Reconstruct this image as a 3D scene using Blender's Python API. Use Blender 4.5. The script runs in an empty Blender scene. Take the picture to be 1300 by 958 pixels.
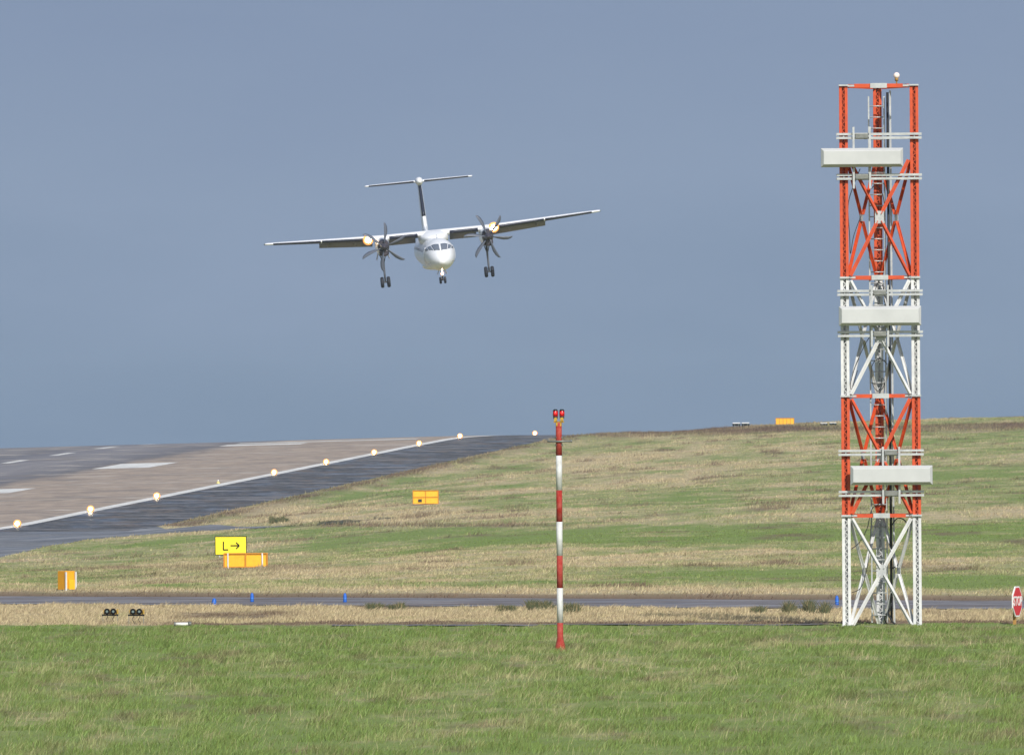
import bpy, bmesh, math, random
import numpy as np
from mathutils import Vector, Matrix, Euler
random.seed(7); RNG = np.random.default_rng(11)
R = math.radians
C = bpy.context.scene.collection
sc = bpy.context.scene

# ------------------------------------------------------------------ camera
F = 14000.0; TH = 0.0068; HC = 5.04; EYE = 560.0
cam_d = bpy.data.cameras.new('camera'); cam = bpy.data.objects.new('camera', cam_d); C.objects.link(cam)
cam_d.sensor_width = 36; cam_d.sensor_fit = 'HORIZONTAL'; cam_d.lens = 36*F/1300
cam_d.clip_start = 1.0; cam_d.clip_end = 60000
cam.location = (0, 0, HC)
pitch = math.atan((EYE-479)/F)
cam.matrix_world = Matrix.Translation((0,0,HC)) @ Matrix.Rotation(R(90)+pitch, 4, 'X') @ Matrix.Rotation(-TH, 4, 'Z')
sc.camera = cam

# ------------------------------------------------------------------ world
SUN_EL, SUN_AZ = 36.0, 16.0         # azimuth: degrees to the right of straight behind the camera
w = bpy.data.worlds.new('World'); sc.world = w; w.use_nodes = True
nt = w.node_tree; nt.nodes.clear(); L = nt.links.new
out = nt.nodes.new('ShaderNodeOutputWorld')
bg = nt.nodes.new('ShaderNodeBackground'); bg.inputs[1].default_value = 0.1
sky = nt.nodes.new('ShaderNodeTexSky'); sky.sky_type = 'NISHITA'; sky.sun_disc = False
sky.sun_elevation = R(SUN_EL)
sky.sun_rotation = R(180-SUN_AZ)
L(sky.outputs[0], bg.inputs[0])
tc = nt.nodes.new('ShaderNodeTexCoord'); sx = nt.nodes.new('ShaderNodeSeparateXYZ'); L(tc.outputs['Generated'], sx.inputs[0])
ramp = nt.nodes.new('ShaderNodeValToRGB')           # the storm bank ahead, by elevation
mr = nt.nodes.new('ShaderNodeMapRange'); mr.inputs[1].default_value = -0.01; mr.inputs[2].default_value = 0.06
L(sx.outputs['Z'], mr.inputs[0])
nz = nt.nodes.new('ShaderNodeTexNoise'); nz.inputs['Scale'].default_value = 18; nz.inputs['Detail'].default_value = 6
mp = nt.nodes.new('ShaderNodeMapping'); mp.inputs['Scale'].default_value = (1, 1, 3.5)
L(tc.outputs['Generated'], mp.inputs[0]); L(mp.outputs[0], nz.inputs[0])
ma = nt.nodes.new('ShaderNodeMath'); ma.operation = 'MULTIPLY_ADD'; ma.inputs[1].default_value = 0.45
ms = nt.nodes.new('ShaderNodeMath'); ms.operation = 'SUBTRACT'; ms.inputs[1].default_value = 0.225
L(nz.outputs[0], ma.inputs[0]); L(mr.outputs[0], ma.inputs[2]); L(ma.outputs[0], ms.inputs[0]); L(ms.outputs[0], ramp.inputs[0])
def lin(r, g, b):
    f = lambda c: (c/255/12.92 if c <= 10 else ((c/255+0.055)/1.055)**2.4)
    return (f(r), f(g), f(b), 1)
e = ramp.color_ramp.elements
e[0].position = 0.0; e[0].color = lin(118,138,163)
e[1].position = 1.0; e[1].color = lin(126,143,171)
x = e.new(0.22); x.color = lin(127,146,171)
x = e.new(0.45); x.color = lin(139,156,181)
x = e.new(0.70); x.color = lin(134,151,178)
bank = nt.nodes.new('ShaderNodeBackground'); bank.inputs[1].default_value = 1.0
L(ramp.outputs[0], bank.inputs[0])
fm = nt.nodes.new('ShaderNodeMapRange'); fm.inputs[1].default_value = 0.05; fm.inputs[2].default_value = 0.55
fm.interpolation_type = 'SMOOTHSTEP'; L(sx.outputs['Y'], fm.inputs[0])
mix = nt.nodes.new('ShaderNodeMixShader'); L(fm.outputs[0], mix.inputs[0]); L(bg.outputs[0], mix.inputs[1]); L(bank.outputs[0], mix.inputs[2])
L(mix.outputs[0], out.inputs[0])

sd = bpy.data.lights.new('sun', 'SUN'); sd.energy = 4.6; sd.angle = R(0.6); sd.color = (1.0, 0.95, 0.87)
sun = bpy.data.objects.new('sun', sd); C.objects.link(sun)
el, az = R(SUN_EL), R(SUN_AZ)
to_sun = Vector((math.sin(az)*math.cos(el), -math.cos(az)*math.cos(el), math.sin(el)))
sun.rotation_euler = to_sun.to_track_quat('Z', 'Y').to_euler()

HAZE = 0.00004
sc.render.engine = 'CYCLES'
sc.view_settings.view_transform = 'Standard'; sc.view_settings.look = 'None'
sc.view_settings.exposure = 0.0; sc.view_settings.gamma = 1.0
sc.cycles.max_bounces = 6; sc.cycles.volume_bounces = 1

# ------------------------------------------------------------------ helpers: tags
def tag(o, label=None, cat=None, group=None, kind=None):
    if label: o['label'] = label
    if cat: o['category'] = cat
    if group: o['group'] = group
    if kind: o['kind'] = kind
    return o
def empty(name, loc, rz=0, **k):
    o = bpy.data.objects.new(name, None); C.objects.link(o); o.location = loc; o.rotation_euler = (0,0,rz)
    o.empty_display_size = 0.2
    return tag(o, **k)
def kids(o): return [c for c in bpy.data.objects if c.parent == o]
def copy_tree(o, parent=None):
    ch = kids(o); c = o.copy(); C.objects.link(c); c.parent = parent
    for k in ch: copy_tree(k, c)
    return c

class MB:
    def __init__(s): s.v = []; s.f = []; s.m = []; s.sm = []
    def add(s, vs, fs, mi=0, smooth=False):
        b = len(s.v); s.v += [tuple(v) for v in vs]
        for f in fs: s.f.append([b+i for i in f]); s.m.append(mi); s.sm.append(smooth)
    def box(s, c, d, mi=0, rot=None):
        vs = [Vector((x*d[0]/2, y*d[1]/2, z*d[2]/2)) for x in (-1,1) for y in (-1,1) for z in (-1,1)]
        if rot: vs = [rot @ v for v in vs]
        vs = [v+Vector(c) for v in vs]
        s.add(vs, [(0,1,3,2),(4,6,7,5),(0,4,5,1),(2,3,7,6),(0,2,6,4),(1,5,7,3)], mi)
    def bar(s, a, b, wx, wy, mi=0, up=(0,1,0)):
        a, b = Vector(a), Vector(b); z = (b-a).normalized(); u = Vector(up)
        x = u.cross(z)
        if x.length < 1e-4: x = Vector((1,0,0)).cross(z)
        x.normalize(); y = z.cross(x)
        vs = [p + x*i*wx/2 + y*j*wy/2 for p in (a,b) for i,j in ((-1,-1),(1,-1),(1,1),(-1,1))]
        s.add(vs, [(3,2,1,0),(4,5,6,7),(0,1,5,4),(1,2,6,5),(2,3,7,6),(3,0,4,7)], mi)
    def tube(s, pts, r, n=10, mi=0, caps=True):
        pts = [Vector(p) for p in pts]; rs = r if isinstance(r,(list,tuple)) else [r]*len(pts)
        vs = []; fs = []; x = None
        for i,p in enumerate(pts):
            t = (pts[min(i+1,len(pts)-1)]-pts[max(i-1,0)]).normalized()
            if x is None:
                x = t.cross(Vector((0,0,1)));
                if x.length < 1e-3: x = Vector((1,0,0))
            x = (x - t*x.dot(t)).normalized(); y = t.cross(x)
            for k in range(n):
                a = 2*math.pi*k/n; vs.append(p + (x*math.cos(a)+y*math.sin(a))*rs[i])
        for i in range(len(pts)-1):
            for k in range(n):
                fs.append((i*n+k, i*n+(k+1)%n, (i+1)*n+(k+1)%n, (i+1)*n+k))
        s.add(vs, fs, mi, True)
        if caps:
            b = len(s.v)-len(vs)
            s.f.append([b+k for k in reversed(range(n))]); s.m.append(mi); s.sm.append(False)
            s.f.append([b+(len(pts)-1)*n+k for k in range(n)]); s.m.append(mi); s.sm.append(False)
    def loft(s, rings, mi=0, caps=True, smooth=True):
        n = len(rings[0]); vs = [v for r in rings for v in r]; fs = []
        for i in range(len(rings)-1):
            for k in range(n): fs.append((i*n+k, i*n+(k+1)%n, (i+1)*n+(k+1)%n, (i+1)*n+k))
        s.add(vs, fs, mi, smooth)
        if caps:
            b = len(s.v)-len(vs)
            s.f.append([b+k for k in reversed(range(n))]); s.m.append(mi); s.sm.append(False)
            s.f.append([b+(len(rings)-1)*n+k for k in range(n)]); s.m.append(mi); s.sm.append(False)
    def ball(s, c, r, mi=0, n=12, zs=1.0):
        rings = []
        for i in range(1, n):
            a = math.pi*i/n
            rings.append([(c[0]+r*math.sin(a)*math.cos(2*math.pi*k/n), c[1]+r*math.sin(a)*math.sin(2*math.pi*k/n), c[2]-r*zs*math.cos(a)) for k in range(n)])
        s.loft(rings, mi)
    def build(s, name, mats, parent=None, bevel=0):
        me = bpy.data.meshes.new(name); me.from_pydata(s.v, [], s.f)
        if not isinstance(mats, (list,tuple)): mats = [mats]
        for m in mats: me.materials.append(m)
        me.polygons.foreach_set('material_index', s.m); me.polygons.foreach_set('use_smooth', s.sm)
        bm = bmesh.new(); bm.from_mesh(me); bmesh.ops.recalc_face_normals(bm, faces=bm.faces); bm.to_mesh(me); bm.free()
        me.update()
        o = bpy.data.objects.new(name, me); C.objects.link(o); o.parent = parent
        if bevel:
            b = o.modifiers.new('bevel','BEVEL'); b.width = bevel; b.segments = 2; b.limit_method = 'ANGLE'
        return o

# ------------------------------------------------------------------ helpers: materials
def mat(name, col, rough=0.6, metal=0.0, nscale=0, namt=0.15, col2=None, bump=0, spec=0.5, coat=0):
    m = bpy.data.materials.new(name); m.use_nodes = True; n = m.node_tree; p = n.nodes['Principled BSDF']
    p.inputs['Base Color'].default_value = (*col[:3], 1); p.inputs['Roughness'].default_value = rough
    p.inputs['Metallic'].default_value = metal; p.inputs['Specular IOR Level'].default_value = spec
    p.inputs['Coat Weight'].default_value = coat
    if nscale:
        t = n.nodes.new('ShaderNodeTexCoord'); z = n.nodes.new('ShaderNodeTexNoise'); z.inputs['Scale'].default_value = nscale
        z.inputs['Detail'].default_value = 6; z.inputs['Roughness'].default_value = 0.65
        n.links.new(t.outputs['Object'], z.inputs[0])
        r = n.nodes.new('ShaderNodeValToRGB'); a, b = r.color_ramp.elements
        a.position = 0.35; b.position = 0.7
        c2 = col2 or tuple(c*(1-namt*2.2) for c in col[:3])
        a.color = (*col[:3],1); b.color = (*c2[:3],1)
        n.links.new(z.outputs[0], r.inputs[0]); n.links.new(r.outputs[0], p.inputs['Base Color'])
        if bump:
            bp = n.nodes.new('ShaderNodeBump'); bp.inputs['Distance'].default_value = bump
            n.links.new(z.outputs[0], bp.inputs['Height']); n.links.new(bp.outputs[0], p.inputs['Normal'])
    return m
def emis(name, col, s):
    m = bpy.data.materials.new(name); m.use_nodes = True; p = m.node_tree.nodes['Principled BSDF']
    p.inputs['Base Color'].default_value = (*col,1)
    p.inputs['Emission Color'].default_value = (*col,1); p.inputs['Emission Strength'].default_value = s
    return m
M = dict(
 red=mat('mast_orange_paint', (0.60,0.072,0.010), 0.6, nscale=5, namt=0.12, col2=(0.42,0.05,0.014)),
 white=mat('mast_white_paint', (0.66,0.67,0.67), 0.5, nscale=3, col2=(0.48,0.49,0.5)),
 galv=mat('galvanised_steel', (0.50,0.52,0.53), 0.45, 0.35, nscale=6, col2=(0.36,0.38,0.39)),
 galvd=mat('dull_steel', (0.22,0.23,0.22), 0.5, 0.3, nscale=8, col2=(0.13,0.14,0.13)),
 radome=mat('radome_shell', (0.50,0.515,0.52), 0.4, nscale=1.5, col2=(0.44,0.455,0.46)),
 black=mat('black_rubber', (0.012,0.013,0.016), 0.6),
 plane=mat('aircraft_white_paint', (0.82,0.84,0.88), 0.35, nscale=0.6, col2=(0.74,0.76,0.81), coat=0.3),
 boot=mat('deicing_boot_rubber', (0.016,0.020,0.040), 0.45),
 under=mat('flap_grey_paint', (0.20,0.19,0.22), 0.5),
 grey=mat('aircraft_grey_paint', (0.35,0.37,0.42), 0.4),
 prop=mat('propeller_blade', (0.10,0.115,0.15), 0.4),
 nac=mat('nacelle_dark_panel', (0.05,0.045,0.06), 0.4),
 glass=mat('cockpit_glass', (0.14,0.16,0.20), 0.12, spec=1.0),
 tyre=mat('aircraft_tyre', (0.013,0.016,0.028), 0.7),
 strut=mat('gear_leg_paint', (0.10,0.11,0.14), 0.45),
 pred=mat('weathered_red_paint', (0.30,0.018,0.012), 0.75, nscale=9, spec=.2, col2=(0.38,0.09,0.07)),
 pwhite=mat('weathered_white_paint', (0.62,0.64,0.64), 0.6, nscale=7, col2=(0.45,0.46,0.44)),
 yellow=mat('sign_orange_yellow', (0.84,0.46,0.014), 0.5, nscale=4, col2=(0.76,0.38,0.012)), ribs=mat('sign_rib_orange', (0.50,0.19,0.006), 0.6), foot=mat('weathered_concrete', (0.34,0.33,0.30), 0.9, nscale=4, col2=(0.22,0.21,0.18)), panel=mat('sign_back_panel', (0.76,0.37,0.010), 0.6, nscale=3, col2=(0.66,0.29,0.010)),
 yel=mat('bracket_yellow', (0.55,0.34,0.02), 0.6, nscale=14, col2=(0.16,0.09,0.02)),
 signyel=mat('sign_face_yellow', (0.84,0.70,0.02), 0.5),
 signblk=mat('sign_black', (0.008,0.008,0.008), 0.8, spec=.15),
 stopred=mat('stop_sign_red', (0.62,0.02,0.03), 0.4),
 signwht=mat('sign_white', (0.78,0.78,0.78), 0.4),
 wood=mat('stained_timber', (0.36,0.20,0.05), 0.8, nscale=5),
 blue=mat('blue_marker_plastic', (0.008,0.11,0.50), 0.5),
 lens=mat('lamp_lens_glass', (0.12,0.17,0.17), 0.3, spec=0.5),
 tube=mat('white_plastic_pipe', (0.75,0.75,0.73), 0.4),
 lamp=emis('lamp_glow', (1.0,0.80,0.50), 30), halo=emis('lamp_halo_glow', (1.0,0.40,0.11), 0.95),  # the second is the orange glow of the halo balls added round lamps
 redlens=mat('red_lamp_glass', (0.38,0.004,0.008), 0.2),
 redglow=emis('red_lamp_glow', (1.0,0.03,0.03), 1.6),
 obl=mat('pale_pink_lamp_glass', (0.85,0.72,0.68), 0.25),
)

# ------------------------------------------------------------------ terrain function
def hashr(ix, iy, seed):
    h = (ix.astype(np.int64)*374761393 + iy.astype(np.int64)*668265263 + seed*1442695041) & 0xffffffff
    h = ((h ^ (h >> 13))*1274126177) & 0xffffffff
    return ((h ^ (h >> 16)) & 0xffffff)/float(0xffffff)
def vnoise(x, y, seed=0):
    ix, iy = np.floor(x), np.floor(y); fx, fy = x-ix, y-iy
    fx = fx*fx*(3-2*fx); fy = fy*fy*(3-2*fy)
    a = hashr(ix,iy,seed); b = hashr(ix+1,iy,seed); c = hashr(ix,iy+1,seed); d = hashr(ix+1,iy+1,seed)
    return (a*(1-fx)+b*fx)*(1-fy)+(c*(1-fx)+d*fx)*fy
def fbm(x, y, seed=0, oct=4):
    s = 0; a = 0.5; t = 0
    for i in range(oct):
        s = s + a*vnoise(x*2**i, y*2**i, seed+i*17); t += a; a *= 0.55
    return s/t
def sstep(a, b, x):
    t = np.clip((x-a)/(b-a), 0, 1); return t*t*(3-2*t)

UC = np.array([-200,100,350,650,1000,1400.])
DN = np.array([0,375,450,550,700,850,1000,1150,1300,1450,1600,1750,1850,2000,2600,6000.])
ZT = np.array([
 [0,0,-1.0,-1.9,-3.1,-3.9,-4.4,-4.0,-1.5,1.2,3.2,4.0,3.9,3,-9,-70],
 [0,0,-1.0,-1.75,-2.7,-3.4,-3.9,-3.3,-1,1.5,4,5,4.9,4,-9,-70],
 [0,0,-.8,-1.45,-1.9,-2.3,-2.5,-1.9,.2,2.6,4.9,6,5.8,4.5,-9,-70],
 [0,0,-.55,-.9,-1,-1,-.9,-.4,.6,2.2,4.3,5.9,5.9,4.8,-9,-70],
 [0,0,-.35,-.6,-.5,-.2,.3,1.2,2.7,4.6,6.4,7.45,7.4,6,-9,-70],
 [0,0,-.25,-.4,-.2,.3,1,2.2,4,6,7.8,8.75,8.7,7.2,-9,-70]])
TU = np.arange(-400,1701,20.); TD = np.arange(0,6001,10.)
zt = np.array([np.interp(TD, DN, ZT[i]) for i in range(6)])
TAB = np.array([[0.0]*len(TD)]*len(TU))
for j in range(len(TD)): TAB[:,j] = np.interp(TU, UC, zt[:,j])
def blur(a, n, ax):
    k = np.hanning(2*n+1); k /= k.sum()
    p = [(0,0),(0,0)]; p[ax] = (n,n); a = np.pad(a, p, mode='edge')
    return np.apply_along_axis(lambda v: np.convolve(v, k, 'valid'), ax, a)
T0 = TAB.copy(); TAB = blur(blur(TAB, 9, 1), 7, 0)
wk = sstep(345, 480, TD)[None,:]; TAB = T0*(1-wk)+TAB*wk
def tablez(X, D):
    u = 650+F*X/np.maximum(D,1); fu = np.clip((u-TU[0])/20., 0, len(TU)-1.001); fd = np.clip(D/10., 0, len(TD)-1.001)
    i = fu.astype(int); j = fd.astype(int); a = fu-i; b = fd-j
    return (TAB[i,j]*(1-a)+TAB[i+1,j]*a)*(1-b)+(TAB[i,j+1]*(1-a)+TAB[i+1,j+1]*a)*b

# the runway's own frame: s along the near edge line, w to its far side
RD = (0.0933/math.hypot(1,0.0933), 1/math.hypot(1,0.0933)); P0 = (-52.35, 1164.0)
def sw(X, D): dx, dy = X-P0[0], D-P0[1]; return dx*RD[0]+dy*RD[1], -dx*RD[1]+dy*RD[0]
def unsw(s, w_): return P0[0]+s*RD[0]-w_*RD[1], P0[1]+s*RD[1]+w_*RD[0]
SS = np.array([-900,-300,-150,-60,0,60,420,480,540,600,720,1000,2000,5000.])
SZ = np.array([-4.4,-4.4,-4.4,-4.25,-3.7,-2.5,4.5,5.6,5.95,5.98,5.3,0,-20,-60.])
sfine = np.arange(-900,5000,5.); zf = np.interp(sfine, SS, SZ); kk = np.hanning(15); kk /= kk.sum()
zf = np.convolve(np.pad(zf,(7,7),mode='edge'), kk, 'valid')
def zrun(s, w_): return np.interp(s, sfine, zf) - 0.02*np.maximum(w_-6, 0)
# near taxiway (diagonal): centre line and half width along D
def taxd(X): return 345.0-0.8*(X+0.6)
TXH = 8.6
def fgd(X): return 303.5-0.3*X                       # where the mown foreground ends
# apron / curving taxiway by the runway, in world terms set below
AP_u = np.array([-400,-200,0,60,105,200,300,400,470,520.])
def unroll(u, v): a, b = u-650., v-479.; return 650+a-TH*b, 479+b+TH*a
AP_lo = np.array([790,745,708,694,685,677,671.5,668,665.5,664.2])   # its near edge (photo rows)
AP_hi = np.array([0,0,0,0,0,668.5,668.5,666.6,664.7,664.0])
def H0(X, D):
    s, w_ = sw(X, D); t = tablez(X, D)
    m = sstep(-40, -17, w_)*sstep(-130, -30, s)
    return t*(1-m)+zrun(s, w_)*m
def ray0(u, v, Dmin=330., Dmax=2000., H=None):
    H = H or H0; uu, vv = unroll(u, v); D = np.arange(Dmin, Dmax, 0.5); X = (uu-650)/F*D
    g = EYE+F*(HC-H(X, D))/D
    k = np.argmax(g <= vv); 
    if g[k] > vv: k = len(D)-1
    return X[k], D[k]
ap_lo = np.array([ray0(u, v, 600)[1] for u, v in zip(AP_u, AP_lo)])
ap_hi = np.array([ray0(u, v, 600)[1] if v else 0 for u, v in zip(AP_u, AP_hi)])
def edgeD(u): t = (u-650)/F; return (P0[0]-0.0933*P0[1])/(t-0.0933)     # D where the ray at u meets w=0
for i in range(5): ap_hi[i] = edgeD(unroll(AP_u[i], AP_lo[i])[0])
def apron_range(X, D):
    u = 650+F*X/np.maximum(D,1)
    lo, hi = np.interp(u, AP_u, ap_lo), np.interp(u, AP_u, ap_hi)
    return lo, hi, (u < 520)
def pav(X, D, g):
    """1 inside any paved sheet, by more than g metres; g < 0 grows it"""
    s, w_ = sw(X, D)
    r = (w_ > -15+g) & (w_ < 110-g) & (s > -25+g) & (s < 900-g)
    t = np.abs(D-taxd(X)) < TXH-g
    lo, hi, ok = apron_range(X, D); a = ok & (D > lo+g) & (D < hi-g) & (hi-lo > 2*abs(g)) 
    return r | t | a
def bumps(X, D):
    b = (fbm(X/7, D/11, 3, 3)-.5)*0.30*sstep(360, 500, D) + (fbm(X/1.3, D/2.2, 5, 3)-.5)*0.10
    b = b + (fbm(X/30, D/60, 9, 2)-.5)*0.5*sstep(450, 700, D)
    return b
def bank(X, D):
    s, w_ = sw(X, D); ab = D-(taxd(X)+TXH); return .35*np.exp(-((w_+18.5)/2.2)**2)*(s > 20)*(s < 640)*fbm(X/2, D/9, 78, 3)*1.3 + .13*sstep(.3, 2.2, ab)*(1-sstep(8, 40, ab))*(.7+.6*fbm(X/2.2, X*0, 77, 3))
def H(X, D):
    X = np.asarray(X, float); D = np.asarray(D, float)
    near = np.zeros_like(X)
    for g in (-2., -5., -9., -14.): near = near+pav(X, D, g)/4.
    return H0(X, D)+bumps(X, D)*(1-near)+bank(X, D)
def Hs(X, D): return float(H(np.array([X]), np.array([D]))[0])
def ray(u, v, Dmin=200., Dmax=2000.):
    uu, vv = unroll(u, v); D = np.arange(Dmin, Dmax, 0.5); X = (uu-650)/F*D
    g = EYE+F*(HC-H(X, D))/D; k = int(np.argmax(g <= vv))
    if g[k] > vv: k = len(D)-1
    return Vector((X[k], D[k], Hs(X[k], D[k])))
def at(u, v, D): uu, vv = unroll(u, v); return Vector(((uu-650)/F*D, D, HC-(vv-EYE)/F*D))

# ------------------------------------------------------------------ what grows where
PATCH = [ # photo column, row, half sizes, + dry / - green
 (500,627,70,7,-.5),(640,595,80,10,-.35),(760,560,90,7,-.35),(900,563,60,5,-.25),(560,600,60,6,.3),
 (820,585,140,10,.35),(800,610,100,9,.4),(900,600,60,6,.1),(870,638,120,9,-.45),(980,628,60,5,.4),(1000,634,40,3,.5),(950,652,60,3,.5),
 (600,655,220,8,.45),(780,660,100,5,.4),(1230,650,90,7,.45),(1200,575,110,7,.3),(1100,600,130,18,-.35),(1230,600,100,14,-.35),
 (640,680,330,12,-.65),(930,676,160,12,-.6),(1230,675,110,10,-.45),(700,700,60,9,.35),(840,705,60,10,.25),(1180,700,70,12,.25),(980,700,90,7,.4),(1190,712,60,8,.4),(760,718,70,6,.4),(1250,715,60,8,.3),
 (1000,733,230,10,-.75),(1230,738,90,12,-.45),(560,742,120,6,-.2),(520,715,120,6,.3),(420,725,80,8,.15),(440,705,140,5,.3),
 (150,705,90,10,-.45),(220,695,90,8,-.45),(400,690,60,12,-.5),(190,718,60,6,.25),(250,724,110,6,.4),(120,715,60,5,.2),(215,745,30,5,-.7),(60,745,80,8,-.15),(260,675,60,3,.2),
 (60,735,60,10,-.1),(330,655,120,12,.55),(470,645,130,8,.3),(1000,560,90,5,-.2),(1230,556,80,6,-.25),(350,715,30,7,.4),
 (1080,818,260,5,.55),(640,826,120,3,.25),(700,808,60,3,.25),(420,812,60,3,.2),(250,850,80,5,-.1),(60,842,60,3,.3)]
def cover(X, D):
    """dry 0..1, brown 0..1 at world points"""
    s, w_ = sw(X, D)
    z = H0(X, D); u = 650+F*X/np.maximum(D,1); v = EYE+F*(HC-z)/np.maximum(D,1)
    a, b = u-650, v-479; u = 650+a+TH*b; v = 479+b-TH*a          # back to photo frame
    n = (fbm(X/9, D/34, 21, 5)-.5)*1.9 + (fbm(X/2.6, D/9, 31, 3)-.5)*.9
    v_ = v; v = v+(fbm(X/5, D/22, 131, 3)-.5)*16*(v < 760); u_ = u; u = u+(fbm(X/8, D/30, 133, 2)-.5)*120
    base = np.where(v < 600, .62, .56) + .14*sstep(600, 800, u)*-1*sstep(1000, 1200, u)*1.0
    fg = D < fgd(X)
    dry = base + n*.75 + (fbm(X/1.2, D/5, 91, 3)-.5)*.7
    for pu, pv, ru, rv, am in PATCH:
        dry = dry + .68*am*np.exp(-((u-pu)/ru)**2-((v-pv)/rv)**2)
    v = v_; u = u_
    n2 = (fbm(X/1.7, D/7, 41, 4)-.5)
    dfg = .06 + n*.25 + n2*.7 + (fbm(X/.5, D/2.5, 45, 3)-.5)*.7
    for pu, pv, ru, rv, am in PATCH[-6:]:
        dfg = dfg + am*np.exp(-((u-pu)/ru)**2-((v-pv)/rv)**2)
    strip = (~fg) & (D < taxd(X)-TXH+1)
    dry = np.where(fg, dfg, np.where(strip, .98+n2*.8, dry))
    fgb = .45*np.clip((fbm(X/.9, D/4, 141, 3)-.62)*7, 0, 1)*fg
    ab = D-(taxd(X)+TXH)                                        # bank just behind the taxiway
    dry = np.where((ab > -1) & (ab < 40), dry*(.4+.6*sstep(4, 30, ab)) + .62*(1-sstep(8, 34, ab)), dry)
    brown = np.where((ab > -2) & (ab < 5), 1.25-.28*np.maximum(ab,0), 0.)
    db = (D-fgd(X)); brown = np.maximum(brown, np.where((db > 0) & (db < 4.5) & (u > 150), .85*sstep(150, 260, u), 0))  # dark band paints the shade along the front edge of the tan grass
    sk = np.interp(u, [700,740,820,880,940,1000,1100,1300], [556,552,549.5,548,546.5,544,544,540])
    brown = np.maximum(brown, 1.1*np.exp(-((v-sk)/4.2)**2)*sstep(690, 770, u)*(.55+1.2*(fbm(X/8, D/30, 51, 3)-.2)))
    brown = np.maximum(brown, 1.5*np.exp(-((w_+17)/2.6)**2)*(s > 0)*(fbm(X/3, D/14, 61, 3)))
    brown = np.maximum(brown, .7*np.exp(-((u-300)/150)**2-((v-722)/3.5)**2)*fbm(X/2, D/12, 71, 3)*1.3)
    brown = np.maximum(brown, .8*np.exp(-((v-(669.5-.012*(u-300)))/1.6)**2)*sstep(330,380,u)*(1-sstep(650,800,u)))
    brown = np.maximum(brown, .8*np.clip((fbm(X/4, D/16, 81, 4)-.63)*6, 0, 1)*(~fg)); brown = np.maximum(brown, fgb)
    return np.clip(dry, 0, 1), np.clip(brown, 0, 1)

def np_mesh(name, verts, faces, m, attrs=None, smooth=False, n=3):
    me = bpy.data.meshes.new(name); nv = len(verts); nf = len(faces)
    me.vertices.add(nv); me.vertices.foreach_set('co', np.asarray(verts, np.float32).ravel())
    me.loops.add(nf*n); me.loops.foreach_set('vertex_index', np.asarray(faces, np.int32).ravel())
    me.polygons.add(nf); me.polygons.foreach_set('loop_start', np.arange(0, nf*n, n, dtype=np.int32))
    if smooth: me.polygons.foreach_set('use_smooth', np.ones(nf, bool))
    for k, a in (attrs or {}).items():
        at_ = me.attributes.new(k, 'FLOAT', 'POINT'); at_.data.foreach_set('value', np.asarray(a, np.float32))
    me.materials.append(m); me.update(calc_edges=True)
    o = bpy.data.objects.new(name, me); C.objects.link(o); return o

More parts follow.
